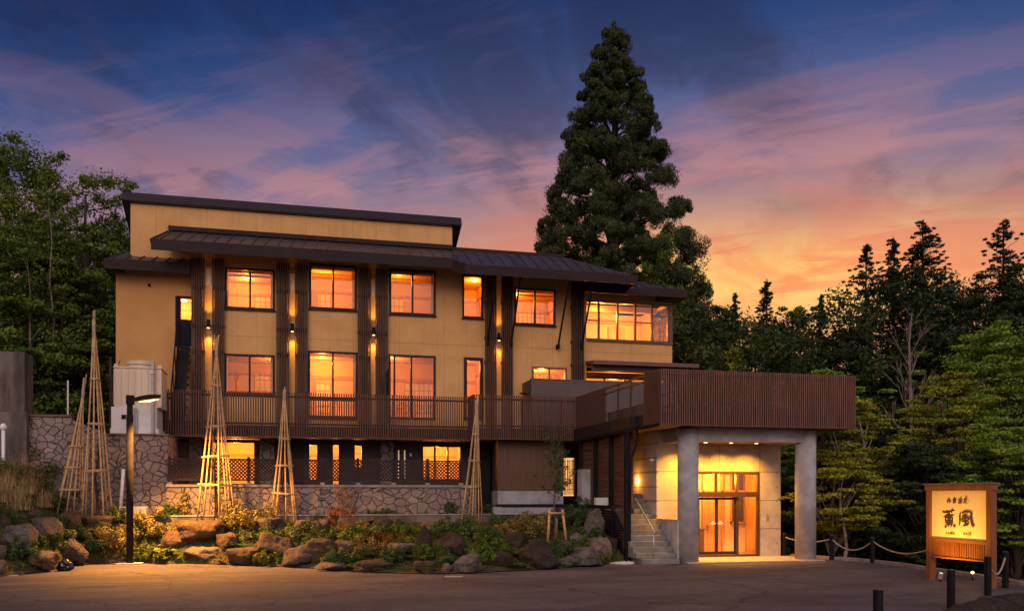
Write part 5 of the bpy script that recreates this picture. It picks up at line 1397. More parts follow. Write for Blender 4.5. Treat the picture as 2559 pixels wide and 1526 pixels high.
RK = [
 (0, 1287, 27, 1322, 4, 'round', 'small dark rounded rock under the dry grass at the left photo edge'),
 (0, 1317, 78, 1384, 5, 'block', 'big cracked grey rock at the left edge, split like paving'),
 (-14, 1366, 14, 1398, 1, 'block', 'small squared rock cut by the left photo edge'),
 (-12, 1402, 9, 1434, 2, 'round', 'pale rock tip in the lower left corner of the garden'),
 (25, 1383, 116, 1419, 2, 'flat', 'flat wedge-shaped pale rock left of the black bag'),
 (64, 1274, 98, 1304, 3, 'round', 'small mossy rock half hidden in dry grass'),
 (82, 1299, 142, 1358, 1, 'block', 'pointed purple-grey rock below the shortest bamboo frame'),
 (135, 1350, 201, 1408, 1, 'round', 'rounded purple-grey boulder right behind the black bag'),
 (143, 1281, 190, 1342, 0, 'block', 'upright orange-brown rock at the foot of the shortest bamboo frame'),
 (183, 1291, 284, 1340, 3, 'flat', 'long mossy slab below the tallest bamboo frame'),
 (199, 1348, 270, 1405, 3, 'block', 'dark brown block left of the lamp post'),
 (297, 1355, 380, 1402, 2, 'round', 'tan boulder directly behind the foot of the lamp post'),
 (372, 1320, 412, 1348, 2, 'round', 'small tan stone between plants right of the lamp post'),
 (402, 1331, 462, 1374, 0, 'round', 'smooth orange rounded rock above the broad-leaved plant'),
 (440, 1306, 543, 1370, 0, 'block', 'large ridged rock below the wide yellow-lit bamboo frame'),
 (450, 1369, 549, 1408, 2, 'flat', 'pale low boulder with a dark hollow, at the asphalt'),
 (534, 1336, 583, 1379, 0, 'flat', 'brown ledge rock with an overhang right of the ridged one'),
 (558, 1372, 650, 1413, 0, 'flat', 'wide low brown boulder at the asphalt'),
 (633, 1339, 723, 1402, 0, 'round', 'very large smooth brown boulder in the second row, left of the cone-shaped one'),
 (626, 1298, 708, 1335, 1, 'flat', 'flat-topped reddish slab under the middle bamboo frame'),
 (703, 1365, 789, 1418, 1, 'spire', 'purple-brown cone-shaped boulder at the asphalt'),
 (731, 1303, 759, 1340, 1, 'block', 'narrow reddish rock beside the rounded mossy one'),
 (757, 1306, 805, 1353, 3, 'round', 'rounded mossy brown rock in the upper row'),
 (800, 1300, 824, 1336, 1, 'block', 'small dark upright rock left of the red-brown shrub'),
 (765, 1351, 842, 1405, 3, 'block', 'broad mossy block right of the cone-shaped boulder'),
 (790, 1409, 864, 1427, 2, 'flat', 'long thin pale stone lying along the asphalt edge'),
 (837, 1351, 858, 1366, 0, 'round', 'tiny orange round stone left of the small squared purple rock'),
 (848, 1357, 897, 1398, 1, 'block', 'small squared purple rock below the red-brown shrub'),
 (881, 1302, 925, 1318, 1, 'flat', 'thin grey ledge under the terrace kerb'),
 (930, 1296, 973, 1340, 3, 'block', 'squat upright mossy block below the terrace kerb'),
 (987, 1298, 1010, 1314, 5, 'round', 'small pale stone right of the squat mossy block'),
 (957, 1362, 1037, 1396, 5, 'flat', 'grey two-humped rock in the middle of the bank'),
 (889, 1400, 975, 1430, 3, 'block', 'low scalloped brown rock at the asphalt, below the grey two-humped one'),
 (1051, 1305, 1127, 1325, 2, 'flat', 'slanting pale slab left of the pale bamboo frame'),
 (1036, 1319, 1078, 1386, 4, 'spire', 'upright dark pointed rock'),
 (1088, 1337, 1159, 1394, 4, 'round', 'large dark-shouldered brown boulder right of the pointed rock'),
 (1035, 1403, 1086, 1433, 3, 'block', 'small mossy corner rock at the asphalt, left of the little grey stone'),
 (1104, 1408, 1130, 1432, 5, 'round', 'little grey stone wedged beside the smooth rounded boulder'),
 (1130, 1387, 1201, 1433, 5, 'round', 'smooth grey rounded boulder at the asphalt'),
 (1190, 1353, 1222, 1370, 1, 'flat', 'small flat purple rock among green leaves'),
 (1215, 1381, 1277, 1425, 4, 'round', 'dark low boulder left of the big triangular one'),
 (1254, 1331, 1314, 1369, 4, 'round', 'brown domed rock above the dark low boulder'),
 (1300, 1356, 1393, 1423, 4, 'spire', 'biggest dark red-brown triangular boulder'),
 (1392, 1391, 1449, 1418, 5, 'flat', 'low dark rock with a pale flat top'),
 (1391, 1357, 1433, 1382, 1, 'block', 'small squared rock at the foot of the stake frame'),
 (1425, 1336, 1468, 1370, 5, 'round', 'rounded pale rock right of the stake frame'),
 (1433, 1371, 1506, 1416, 5, 'round', 'broad rounded grey-brown boulder by the white pebbles'),
 (1468, 1348, 1524, 1401, 2, 'block', 'pale cracked boulder in front of the black slatted fence'),
 (1517, 1348, 1545, 1402, 4, 'block', 'narrow dark rock touching the black slatted fence'),
 (1466, 1278, 1513, 1350, 5, 'spire', 'tall curved weathered grey stone by the slatted fence'),
]
for i, (x0, y0, x1, y1, mi, sh, lb) in enumerate(RK): make_rock(x0, y0, x1, y1, mi, 100 + i, lb, sh)

# ================================================================ foliage
def leaves_mesh(name, P, U, V, tint, material, parent=None, world=False, flip=True):
    """P centre, U half-length vector, V half-width vector (N,3) -> diamond leaves"""
    N = len(P)
    bend = np.cross(U, V); ln = np.linalg.norm(bend, axis=1, keepdims=True) + 1e-9
    bend = bend / ln * np.linalg.norm(V, axis=1, keepdims=True) * .35
    verts = np.empty((N, 4, 3), np.float32)
    verts[:, 0] = P - U; verts[:, 1] = P + V + bend; verts[:, 2] = P + U; verts[:, 3] = P - V + bend
    me = bpy.data.meshes.new(name)
    me.vertices.add(N * 4); me.vertices.foreach_set('co', verts.reshape(-1))
    me.loops.add(N * 4); me.loops.foreach_set('vertex_index', np.arange(N * 4, dtype=np.int32))
    me.polygons.add(N); me.polygons.foreach_set('loop_start', np.arange(0, N * 4, 4, dtype=np.int32))
    me.polygons.foreach_set('loop_total', np.full(N, 4, np.int32))
    me.update(calc_edges=True)
    a = me.attributes.new('tint', 'FLOAT', 'POINT'); a.data.foreach_set('value', np.repeat(tint.astype(np.float32), 4))
    me.materials.append(material)
    o = bpy.data.objects.new(name, me); C.objects.link(o)
    if parent:
        o.parent = parent
        if world: attach(o, parent)
    return o
def unit(a): return a / (np.linalg.norm(a, axis=-1, keepdims=True) + 1e-9)
def clump_leaves(rg, centers, radii, n, length, width, up=.3, shell=.55, flat=1.0, jitter=1.0, hue=None, out=1.0):
    """leaves scattered through ellipsoidal clumps. centers (K,3), radii (K,3)"""
    K = len(centers)
    D = unit(rg.normal(size=(K, n, 3)))
    rr = (shell + (1 - shell) * rg.random((K, n, 1))) ** .8
    P = centers[:, None, :] + D * rr * radii[:, None, :]
    nout = unit(D / radii[:, None, :])
    nrm = unit(nout + np.array([0, 0, .25]) + rg.normal(size=(K, n, 3)) * .33 * jitter)
    dirv = D * out * np.array([1, 1, flat]) + np.array([0, 0, up]) + rg.normal(size=(K, n, 3)) * .7 * jitter
    dirv = unit(dirv - nrm * (np.sum(dirv * nrm, axis=2, keepdims=True) * .75))
    V = unit(np.cross(nrm, dirv))
    s = (.6 + .8 * rg.random((K, n, 1)))
    base = rg.random((K, 1)) if hue is None else hue[:, None]
    tint = np.clip(base * .65 + rg.random((K, n)) * .35, 0, 1)
    return P.reshape(-1, 3), (dirv * s * length).reshape(-1, 3), (V * s * width).reshape(-1, 3), tint.reshape(-1)

def branchy_trunk(rg, H, r, limbs, bend=.3, n=8):
    t = MB(); k = 7
    off = rg.normal(size=(k, 2)) * bend * .25; off = np.cumsum(off, axis=0); off[0] = 0
    pts = [Vector((off[i, 0], off[i, 1], H * i / (k - 1) - .3)) for i in range(k)]
    t.tube(pts, [r * (1.25 if i == 0 else 1) * (1 - .85 * i / (k - 1)) for i in range(k)], n)
    def at(f):
        f = max(0, min(.999, f)) * (k - 1); i = int(f); return pts[i].lerp(pts[i + 1], f - i)
    for (f, tip) in limbs:
        a = at(f); b_ = Vector(tip); mid = a.lerp(b_, .5) + Vector((0, 0, (b_ - a).length * .10))
        rr = r * (1 - .85 * f) * .5
        t.tube([a, mid, b_], [rr, rr * .6, max(rr * .15, .012)], 5, cap=False)
    return t
def big_cedar(loc, H, label):
    rg = np.random.default_rng(7)
    root = empty('cedar_tree', loc, label, 'tree')
    prof = [(0, 5.6), (.2, 6.0), (.35, 5.6), (.45, 5.1), (.57, 4.35), (.66, 3.5), (.77, 2.65), (.88, 1.6), (.95, .8), (1.0, .08)]
    Cn, Rd, limbs = [], [], []
    N = 960; gold = 2.39996
    for i in range(N):
        f = 1 - ((i + .5) / N) ** .70 * .97
        Rr = lerp_table(prof, f)
        a = i * gold + rg.normal() * .25
        k = 1.0 if rg.random() < .58 else rg.uniform(.3, .85)
        r = Rr * k * rg.uniform(.86, 1.03)
        z = H * f + rg.normal() * .25
        c = (math.cos(a) * r, math.sin(a) * r, z)
        s = (.34 + .72 * (1 - f) ** .8) * rg.uniform(.7, 1.2)
        Cn.append(c); Rd.append((s, s, s * rg.uniform(.75, 1.05)))
        if i % 4 == 0: limbs.append((max(.04, f - .01), (c[0] * .75, c[1] * .75, z - s * .3)))
        # satellite tufts give each puff a lobed edge
        for _ in range(3):
            o_ = unit(rg.normal(size=3)) * s * .85; o_[2] = abs(o_[2]) * .6 - .1
            Cn.append((c[0] + o_[0], c[1] + o_[1], c[2] + o_[2])); Rd.append((s * .45, s * .45, s * .5))
    Cn.append((0, 0, H)); Rd.append((.16, .16, .45))
    Cn = np.array(Cn); Rd = np.array(Rd)
    P, U, V, T = clump_leaves(rg, Cn, Rd, 200, .078, .023, up=1.2, shell=.5)
    leaves_mesh('crown', P, U, V, T, LM['cedar'], root)
    t = branchy_trunk(rg, H * .97, .62, limbs, bend=.15, n=12)
    t.tube([(-.9, .3, 0), (-.75, .25, 6), (-.35, .1, 13)], [.42, .34, .1], 10)
    t.build('trunk', BARK_DARK, root, world=False, smooth=True)
    return root
big_cedar((*DP(1535, 50), .3), 28.4, 'huge puffy conical cedar towering behind the inn roof')

def puffy(seed, px, d, top_py, Rb, label, m='cedar'):
    rg = np.random.default_rng(seed); x, y = DP(px, d); z = hill(x, y); H = DZ(top_py, d) - z
    root = empty('cedar_tree', (x, y, z - .1), label, 'tree'); Cn, Rd, lim = [], [], []
    for i in range(170):
        f = 1 - ((i + .5) / 170) ** .6 * .95; Rr = Rb * min(1, (1 - f) ** .6 * 1.25 + .08); a = i * 2.4; r = Rr * rg.uniform(.5, 1)
        s = rg.uniform(.4, .8); cc = (math.cos(a) * r, math.sin(a) * r, H * f); Cn.append(cc); Rd.append((s, s, s * .9))
        for _ in range(3):
            o_ = unit(rg.normal(size=3)) * s * .85; Cn.append((cc[0] + o_[0], cc[1] + o_[1], cc[2] + abs(o_[2]) * .5)); Rd.append((s * .45, s * .45, s * .5))
        if i % 3 == 0: lim.append((max(.05, f - .1), cc))
    P, U, V, T = clump_leaves(rg, np.array(Cn), np.array(Rd), 95, .095, .028, up=.6, shell=.35)
    leaves_mesh('crown', P, U, V, T, LM[m], root); branchy_trunk(rg, H, .3, lim, bend=.1).build('trunk', BARK_DARK, root, world=False)
puffy(8, 1645, 46.5, 585, 2.5, 'lighter green puffy cedar in front of the huge one, behind the hip roof', 'broad')
puffy(9, 1718, 48, 655, 2.3, 'dark puffy cedar at the right foot of the huge one')

def fir_parts(seed, H, Rb, root, m='fir', dens=1.0, droop=.25, start=.08, ragged=.3, power=.9):
    rg = np.random.default_rng(seed)
    Cn, Rd, lim = [], [], []
    nl = int(H * 4.2)
    for l in range(nl):
        f = start + (1 - start) * (l / nl)
        R_ = Rb * (1 - f) ** power + .12
        nb = int(6 + 4 * (1 - f))
        for b_ in range(nb):
            if rg.random() < ragged * .5: continue
            a = rg.random() * 6.283; L_ = R_ * rg.uniform(1 - ragged * 1.5, 1.15)
            z0 = H * (f + rg.random() * (1 - start) / nl * 1.6)
            steps = max(2, int(L_ / .34 * dens))
            for s in range(steps):
                t = (s + .7) / steps
                r = L_ * t; z = z0 + .14 * L_ * math.sin(t * 3.0) - droop * r * t + rg.normal() * .05
                wd = .30 * (1.1 - t) * (L_ * .30 + .35) + .06
                Cn.append((math.cos(a) * r, math.sin(a) * r, z)); Rd.append((wd, wd, wd * .38))
            if b_ % 3 == 0 and l % 2 == 0: lim.append((f * .99, (math.cos(a) * L_ * .85, math.sin(a) * L_ * .85, z0 - droop * L_ * .7)))
    Cn.append((0, 0, H)); Rd.append((.08, .08, .35))
    Cn = np.array(Cn); Rd = np.array(Rd)
    P, U, V, T = clump_leaves(rg, Cn, Rd, 30, .09, .026, up=.05, shell=.1, flat=.6, jitter=1.2)
    leaves_mesh('crown', P, U, V, T, LM[m], root)
    branchy_trunk(rg, H, .22, lim, bend=.1, n=7).build('trunk', BARK_DARK, root, world=False)
def broad_parts(seed, H, Rb, root, m='broad', base=.25, nclump=70, lpc=130, flat=.55, ls=.12, open_=.0, bark=None, lw=.5, sx=1.0):
    rg = np.random.default_rng(seed)
    Cn, Rd, lim = [], [], []
    for i in range(nclump):
        u = unit(rg.normal(size=3)); k = rg.uniform(.45, 1.0) ** .6
        f = (base + 1) / 2 + u[2] * (1 - base) / 2 * k
        # fuller low, narrower at the top
        rr = Rb * math.sqrt(max(.02, 1 - (2 * (f - base) / (1 - base) - .85) ** 2 / 1.5)) * k
        c = (u[0] * rr * sx, u[1] * rr, H * f)
        s = Rb * rg.uniform(.20, .36)
        Cn.append(c); Rd.append((s, s, s * flat * rg.uniform(.7, 1.2)))
        if rg.random() < .5: lim.append((max(.12, f * .62 - .08), (c[0] * .92, c[1] * .92, c[2] - s * .15)))
        for _ in range(2):
            o_ = rg.normal(size=3) * s * .8; o_[2] *= flat
            Cn.append((c[0] + o_[0], c[1] + o_[1], c[2] + o_[2])); Rd.append((s * .5, s * .5, s * .5 * flat))
    Cn = np.array(Cn); Rd = np.array(Rd)
    P, U, V, T = clump_leaves(rg, Cn, Rd, int(lpc * 1.9), ls * .66, ls * .66 * lw, up=.0, shell=.15, flat=.45, jitter=1.4)
    leaves_mesh('crown', P, U, V, T, LM[m], root)
    branchy_trunk(rg, H * .9, .05 + H * .014, lim, bend=.9, n=8).build('trunk', bark or BARK_DARK, root, world=False, smooth=True)
def tree(name, px, d, top_py, label, kind, R_, seed, base_z=None, group=None, cat='tree', **kw):
    x, y = DP(px, d); z = base_z if base_z is not None else hill(x, y)
    H = DZ(top_py, d) - z
    root = empty(name, (x, y, z - .1), label, cat, group)
    (fir_parts if kind == 'fir' else broad_parts)(seed, H, R_, root, **kw)
    return root
# left of the inn
tree('broadleaf_tree', 22, 40, 296, 'tallest open-crowned tree at the far left', 'broad', 3.6, 21, nclump=110, lpc=90, flat=.7, ls=.12, base=.2)
tree('broadleaf_tree', 190, 41, 366, 'tall airy tree with sky showing through, left of the inn', 'broad', 3.3, 22, nclump=80, lpc=65, flat=.6, ls=.11, base=.22)
tree('broadleaf_tree', 300, 44, 415, 'thin-leaved tree rising behind the left corner of the inn roof', 'broad', 2.6, 23, nclump=60, lpc=60, flat=.6, ls=.11, base=.25)
tree('broadleaf_tree', 375, 52, 462, 'small treetop peeping over the high roof', 'broad', 2.4, 24, nclump=40, lpc=60, ls=.12, base=.4)
tree('broadleaf_tree', 1165, 55, 603, 'small treetop behind the right end of the high roof', 'broad', 1.9, 25, nclump=36, lpc=60, ls=.12, base=.5)
tree('broadleaf_tree', 110, 36.5, 560, 'dense layered green tree below the airy one, left of the inn', 'broad', 3.4, 26, nclump=100, lpc=100, flat=.35, ls=.11, base=.12)
tree('broadleaf_tree', 235, 38.5, 545, 'dense tree against the left wall of the inn', 'broad', 2.7, 27, nclump=90, lpc=100, flat=.4, ls=.11, base=.1)
tree('broadleaf_tree', -40, 36, 480, 'dark leaning tree cut by the left photo edge', 'broad', 3.0, 28, nclump=80, lpc=90, flat=.4, base=.1)
tree('broadleaf_tree', 190, 35.6, 800, 'low bushy tree behind the flagstone retaining wall', 'broad', 2.1, 29, m='broad', nclump=70, lpc=90, flat=.35, base=.08, base_z=1.5)
tree('broadleaf_tree', 90, 36, 850, 'low shadowy tree behind the concrete pillar', 'broad', 2.2, 30, m='dark', nclump=70, lpc=100, flat=.4, base=.05, base_z=1.0)
def bare_tree(px, d, top_py, label, seed, base_z, r=.12, spread=1.6, name='bare_tree', bark=None, nb=16, lean=0.0, levels=2, start=.3):
    rg = random.Random(seed); x, y = DP(px, d); H = DZ(top_py, d) - base_z
    root = empty(name, (x, y, base_z - .1), label, 'tree')
    t = MB(); K_ = 9
    pts = [Vector((lean * i / K_ * H * .2 + rg.uniform(-.1, .1), rg.uniform(-.1, .1), H * i / (K_ - 1))) for i in range(K_)]
    t.tube(pts, [r * (1 - .9 * i / (K_ - 1)) for i in range(K_)], 7)
    def grow(p, dirv, L_, rad, lv):
        q = p + dirv * L_ * .5 + Vector((rg.uniform(-.1, .1), rg.uniform(-.1, .1), 0)) * L_ * .5; e = q + (dirv + Vector((0, 0, .25))).normalized() * L_ * .5
        t.tube([p, q, e], [rad, rad * .65, rad * .25], 5, cap=False)
        if lv > 0:
            for _ in range(4):
                dd = (dirv + Vector((rg.uniform(-.7, .7), rg.uniform(-.7, .7), rg.uniform(-.1, .7)))).normalized()
                grow(p.lerp(e, rg.uniform(.3, .95)), dd, L_ * rg.uniform(.35, .6), rad * .5, lv - 1)
    for i in range(nb):
        f = start + (1 - start) * (i + .5) / nb; j = f * (K_ - 1); a = i * 2.4 + rg.uniform(-.4, .4)
        p = pts[int(j)].lerp(pts[min(int(j) + 1, K_ - 1)], j % 1)
        grow(p, Vector((math.cos(a) * .6, math.sin(a) * .6, .85)).normalized(), spread * (1.25 - f) * rg.uniform(.7, 1.2), r * (1.05 - f) * .45, levels)
    t.build('trunk', bark or BARK_PALE, root, world=False)
    return root
bare_tree(75, 34.8, 640, 'pale forked bare trunk among the dark trees left of the inn', 31, 1.5, r=.09, spread=1.5, nb=7, levels=1, start=.35)
bare_tree(128, 35.2, 500, 'slim pale upright trunk behind the tall bamboo frames', 32, 1.5, r=.07, spread=.9, nb=6, levels=1, start=.5)

# right of the inn: back row against the sky
G2 = None
tree('fir_tree', 2306, 47, 556, 'tallest dark conifer of the right-hand wood', 'fir', 4.6, 41, dens=1.2, ragged=.28, power=.55)
tree('fir_tree', 2232, 50, 600, 'slender spiky conifer touching the tallest one on its left', 'fir', 3.0, 42, dens=1.1, ragged=.5, power=.6)
tree('fir_tree', 2165, 47, 618, 'sparse conifer with long drooping side branches', 'fir', 4.4, 43, dens=.8, ragged=.45, droop=.12, power=.6)
tree('fir_tree', 2508, 45, 560, 'ragged conifer with an open top at the right edge', 'fir', 3.6, 44, dens=1.0, ragged=.5, power=.45)
tree('broadleaf_tree', 2418, 46, 640, 'dark rounded tree between the two tallest conifers', 'broad', 2.7, 45, m='dark', nclump=80, lpc=90, flat=.6, base=.3)
tree('broadleaf_tree', 2560, 43, 650, 'dark tree cut by the right photo edge', 'broad', 2.4, 46, m='dark', nclump=80, lpc=90, flat=.6, base=.25)
tree('fir_tree', 1916, 56, 704, 'small dark spire-shaped conifer standing alone against the sunset', 'fir', 3.0, 47, dens=1.1, ragged=.25, power=.7)
tree('fir_tree', 2052, 54, 740, 'small thin conifer tip on the skyline, left of the drooping one', 'fir', 1.7, 48, ragged=.5)
tree('fir_tree', 1838, 58, 738, 'flat-topped small pine on the skyline right of the cedar', 'fir', 1.9, 49, ragged=.6, power=.5)
tree('broadleaf_tree', 1785, 50, 745, 'dark bushy tree at the foot of the huge cedar', 'broad', 2.6, 50, m='dark', nclump=90, lpc=100, flat=.7, base=.1)
tree('broadleaf_tree', 1992, 54, 765, 'leafy rounded treetop on the skyline between two small conifers', 'broad', 2.4, 51, nclump=60, lpc=80, flat=.5, base=.2)
tree('broadleaf_tree', 1835, 46, 845, 'yellow-green feathery tree just above the canopy roof', 'broad', 1.9, 52, m='maple', nclump=60, lpc=80, flat=.8, ls=.09, base=.1)
tree('broadleaf_tree', 1745, 44, 800, 'dark tree behind the right end of the sunroom', 'broad', 2.0, 63, m='dark', nclump=80, lpc=100, flat=.8, base=.05)
tree('broadleaf_tree', 1950, 45, 850, 'dark green tree above the middle of the canopy', 'broad', 2.5, 53, m='dark', nclump=70, lpc=90, flat=.5, base=.1)
tree('broadleaf_tree', 2075, 44, 820, 'shadowy green tree above the right end of the canopy', 'broad', 2.8, 54, m='dark', nclump=80, lpc=90, flat=.5, base=.1)
# front rows of maples
tree('maple_tree', 2060, 34.5, 905, 'green maple whose top shows over the right end of the canopy', 'broad', 2.2, 55, m='maple_green', nclump=75, lpc=85, flat=.22, ls=.085, base=.25)
tree('maple_tree', 2140, 31.5, 985, 'yellow-green layered maple right of the canopy end', 'broad', 1.7, 56, m='maple', nclump=70, lpc=85, flat=.2, ls=.08, base=.28, bark=BARK_PALE)
tree('maple_tree', 2095, 30.0, 1120, 'low ochre-green maple with a pale crooked trunk right of the column', 'broad', 1.8, 57, m='maple', nclump=70, lpc=85, flat=.2, ls=.08, base=.3, bark=BARK_PALE)
tree('maple_tree', 2500, 36, 815, 'wide light green maple at the right photo edge', 'broad', 3.3, 58, m='maple_green', nclump=110, lpc=85, flat=.22, ls=.09, base=.35)
tree('maple_tree', 2385, 32.5, 920, 'yellowest maple, above the sign', 'broad', 2.0, 59, m='maple', nclump=85, lpc=85, flat=.2, ls=.08, base=.28)
tree('maple_tree', 2500, 29.5, 1020, 'dull green maple behind the right post of the sign', 'broad', 2.0, 60, m='maple_green', nclump=80, lpc=85, flat=.2, ls=.08, base=.22)
tree('maple_tree', 2300, 30, 1090, 'low dark maple directly behind the left half of the sign', 'broad', 2.1, 61, m='dark', nclump=80, lpc=90, flat=.25, ls=.085, base=.1)
tree('maple_tree', 2010, 33, 1110, 'dark low tree between the entrance wall and the right-hand column', 'broad', 1.8, 62, m='maple_green', nclump=70, lpc=85, flat=.25, base=.1)
bare_tree(2277, 36.5, 775, 'leafless pale tree in the gap of the wood above the sign', 70, -.5, r=.17, spread=2.9, nb=15, start=.4)
bare_tree(2122, 29.2, 1150, 'slender crooked pale sapling trunk right of the canopy', 71, -.6, r=.075, spread=1.2, nb=4, levels=1, start=.5, lean=-.5)
bare_tree(2245, 38, 1050, 'thin straight trunk deep in the wood above the sign', 72, -.8, r=.10, spread=1.0, nb=4, levels=1, start=.7)
# far wooded mass closing the view
def wood_mass():
    rg = np.random.default_rng(99); Cn, Rd, hue = [], [], []
    def fill(px0, px1, d0, d1, topf, n, zlow=0.0):
        for _ in range(n):
            px = rg.uniform(px0, px1); d = rg.uniform(d0, d1); x, y = DP(px, d); gz = hill(x, y)
            zt = DZ(topf(px), d); z = gz + (max(zt - gz, 1)) * rg.random() ** .8
            s = rg.uniform(.7, 1.5); Cn.append((x, y, z)); Rd.append((s, s, s * .6)); hue.append(rg.random())
    topR = lambda p: lerp_table([(1700, 790), (1850, 800), (2000, 800), (2150, 740), (2250, 700), (2400, 730), (2700, 720)], p) + 30 * math.sin(p * .05)
    topL = lambda p: lerp_table([(-300, 600), (0, 560), (150, 600), (280, 560), (420, 700)], p)
    fill(1700, 2800, 40, 60, topR, 900)
    fill(-400, 420, 44, 56, topL, 420)
    fill(1960, 2700, 31, 38, lambda p: 1180 + 40 * math.sin(p * .03), 260)
    Cn = np.array(Cn); Rd = np.array(Rd)
    P, U, V, T = clump_leaves(rg, Cn, Rd, 120, .13, .06, up=0, shell=.1, flat=.5, jitter=1.3)
    o = leaves_mesh('distant_woods', P, U, V, T, LM['dark'])
    tag(o, 'dark mass of woodland filling in behind the separate trees', kind='stuff')
wood_mass()
# trunks of the wood

# ================================================================ garden plants
def plant(px, py, kind, size, label, seed, m=None, z0=None, cat='plant', group='plants between the garden rocks', name=None):
    rg = np.random.default_rng(seed)
    g = garden_hit(px, py) if z0 is None else z0
    nm = name or {'bush': 'leafy_bush', 'fern': 'fern', 'broad': 'broad_leaved_plant', 'grass': 'grass_tuft', 'shrub': 'shrub'}[kind]
    if kind == 'bush':
        K = 20; c = rg.normal(size=(K, 3)) * size * np.array([.48, .42, .38]); c[:, 2] = np.abs(c[:, 2]) * .9 + size * .2; r = np.full((K, 3), size * .27)
        P, U, V, T = clump_leaves(rg, c, r, 80, size * .028 + .022, size * .016 + .011, up=.3, shell=.2)
    elif kind == 'shrub':
        K = 34; a = rg.random(K) * 6.28; h = rg.random(K) ** .8; rr = (.12 + .5 * h) * size * rg.uniform(.2, 1, K)
        c = np.stack([np.cos(a) * rr, np.sin(a) * rr, .15 * size + h * size * 1.5], 1); r = np.full((K, 3), size * .16)
        P, U, V, T = clump_leaves(rg, c, r, 34, .030, .016, up=.4, shell=.1)
    elif kind == 'fern':
        P, U, V, T = [], [], [], []
        for f in range(15):
            a = rg.random() * 6.28; L_ = size * rg.uniform(.6, 1.0); el_ = rg.uniform(.7, 1.3)
            for s in range(16):
                t = (s + 1) / 16; r = L_ * t * math.cos(el_ * (1 - t * .6)); z = L_ * (math.sin(el_) * t - .75 * t * t * math.sin(el_) ** 1)
                p = np.array([math.cos(a) * r, math.sin(a) * r, z + .03]); side = np.array([-math.sin(a), math.cos(a), 0])
                w = L_ * .20 * (1 - t) + .012
                for sg_ in (-1, 1):
                    P.append(p + side * sg_ * w * .6); U.append(side * sg_ * w * .6 + np.array([math.cos(a), math.sin(a), 0]) * w * .25); V.append(np.array([math.cos(a), math.sin(a), .3]) * .013); T.append(rg.random())
        P, U, V, T = map(np.array, (P, U, V, T))
    elif kind == 'broad':
        n = 26; a = rg.random(n) * 6.28; rr = size * (.15 + .55 * rg.random(n)); el_ = rg.uniform(.1, .9, n)
        P = np.stack([np.cos(a) * rr, np.sin(a) * rr, size * (.18 + .45 * rg.random(n))], 1)
        U = unit(np.stack([np.cos(a), np.sin(a), -.2 + el_ * .5], 1)) * size * .24
        V = unit(np.stack([-np.sin(a), np.cos(a), rg.normal(size=n) * .3], 1)) * size * .19; T = rg.random(n)
    else:
        n = int(260 * max(.6, size)); P, U, V, T = [], [], [], []
        for _ in range(n):
            a = rg.random() * 6.28; L_ = size * rg.uniform(.5, 1.15); lean = rg.uniform(.1, .9); bx_ = rg.normal(size=2) * size * .14; hue_ = rg.random()
            side = np.array([-math.sin(a), math.cos(a), 0]) * .012; prev = np.array([bx_[0], bx_[1], 0.0])
            for s in range(4):
                t = (s + 1) / 4; q = np.array([bx_[0] + math.cos(a) * L_ * lean * t * t, bx_[1] + math.sin(a) * L_ * lean * t * t, L_ * (t - .45 * lean * t * t)])
                P.append((prev + q) / 2); U.append((q - prev) / 2 * 1.15); V.append(side * (1.15 - t)); T.append(hue_); prev = q
        P, U, V, T = map(np.array, (P, U, V, T))
    o = leaves_mesh(nm, P, U, V, T, LM[m or {'bush': 'plant', 'fern': 'plant', 'broad': 'plant', 'grass': 'grass', 'shrub': 'rust'}[kind]])
    o.location = g; tag(o, label, cat, group)
    return o
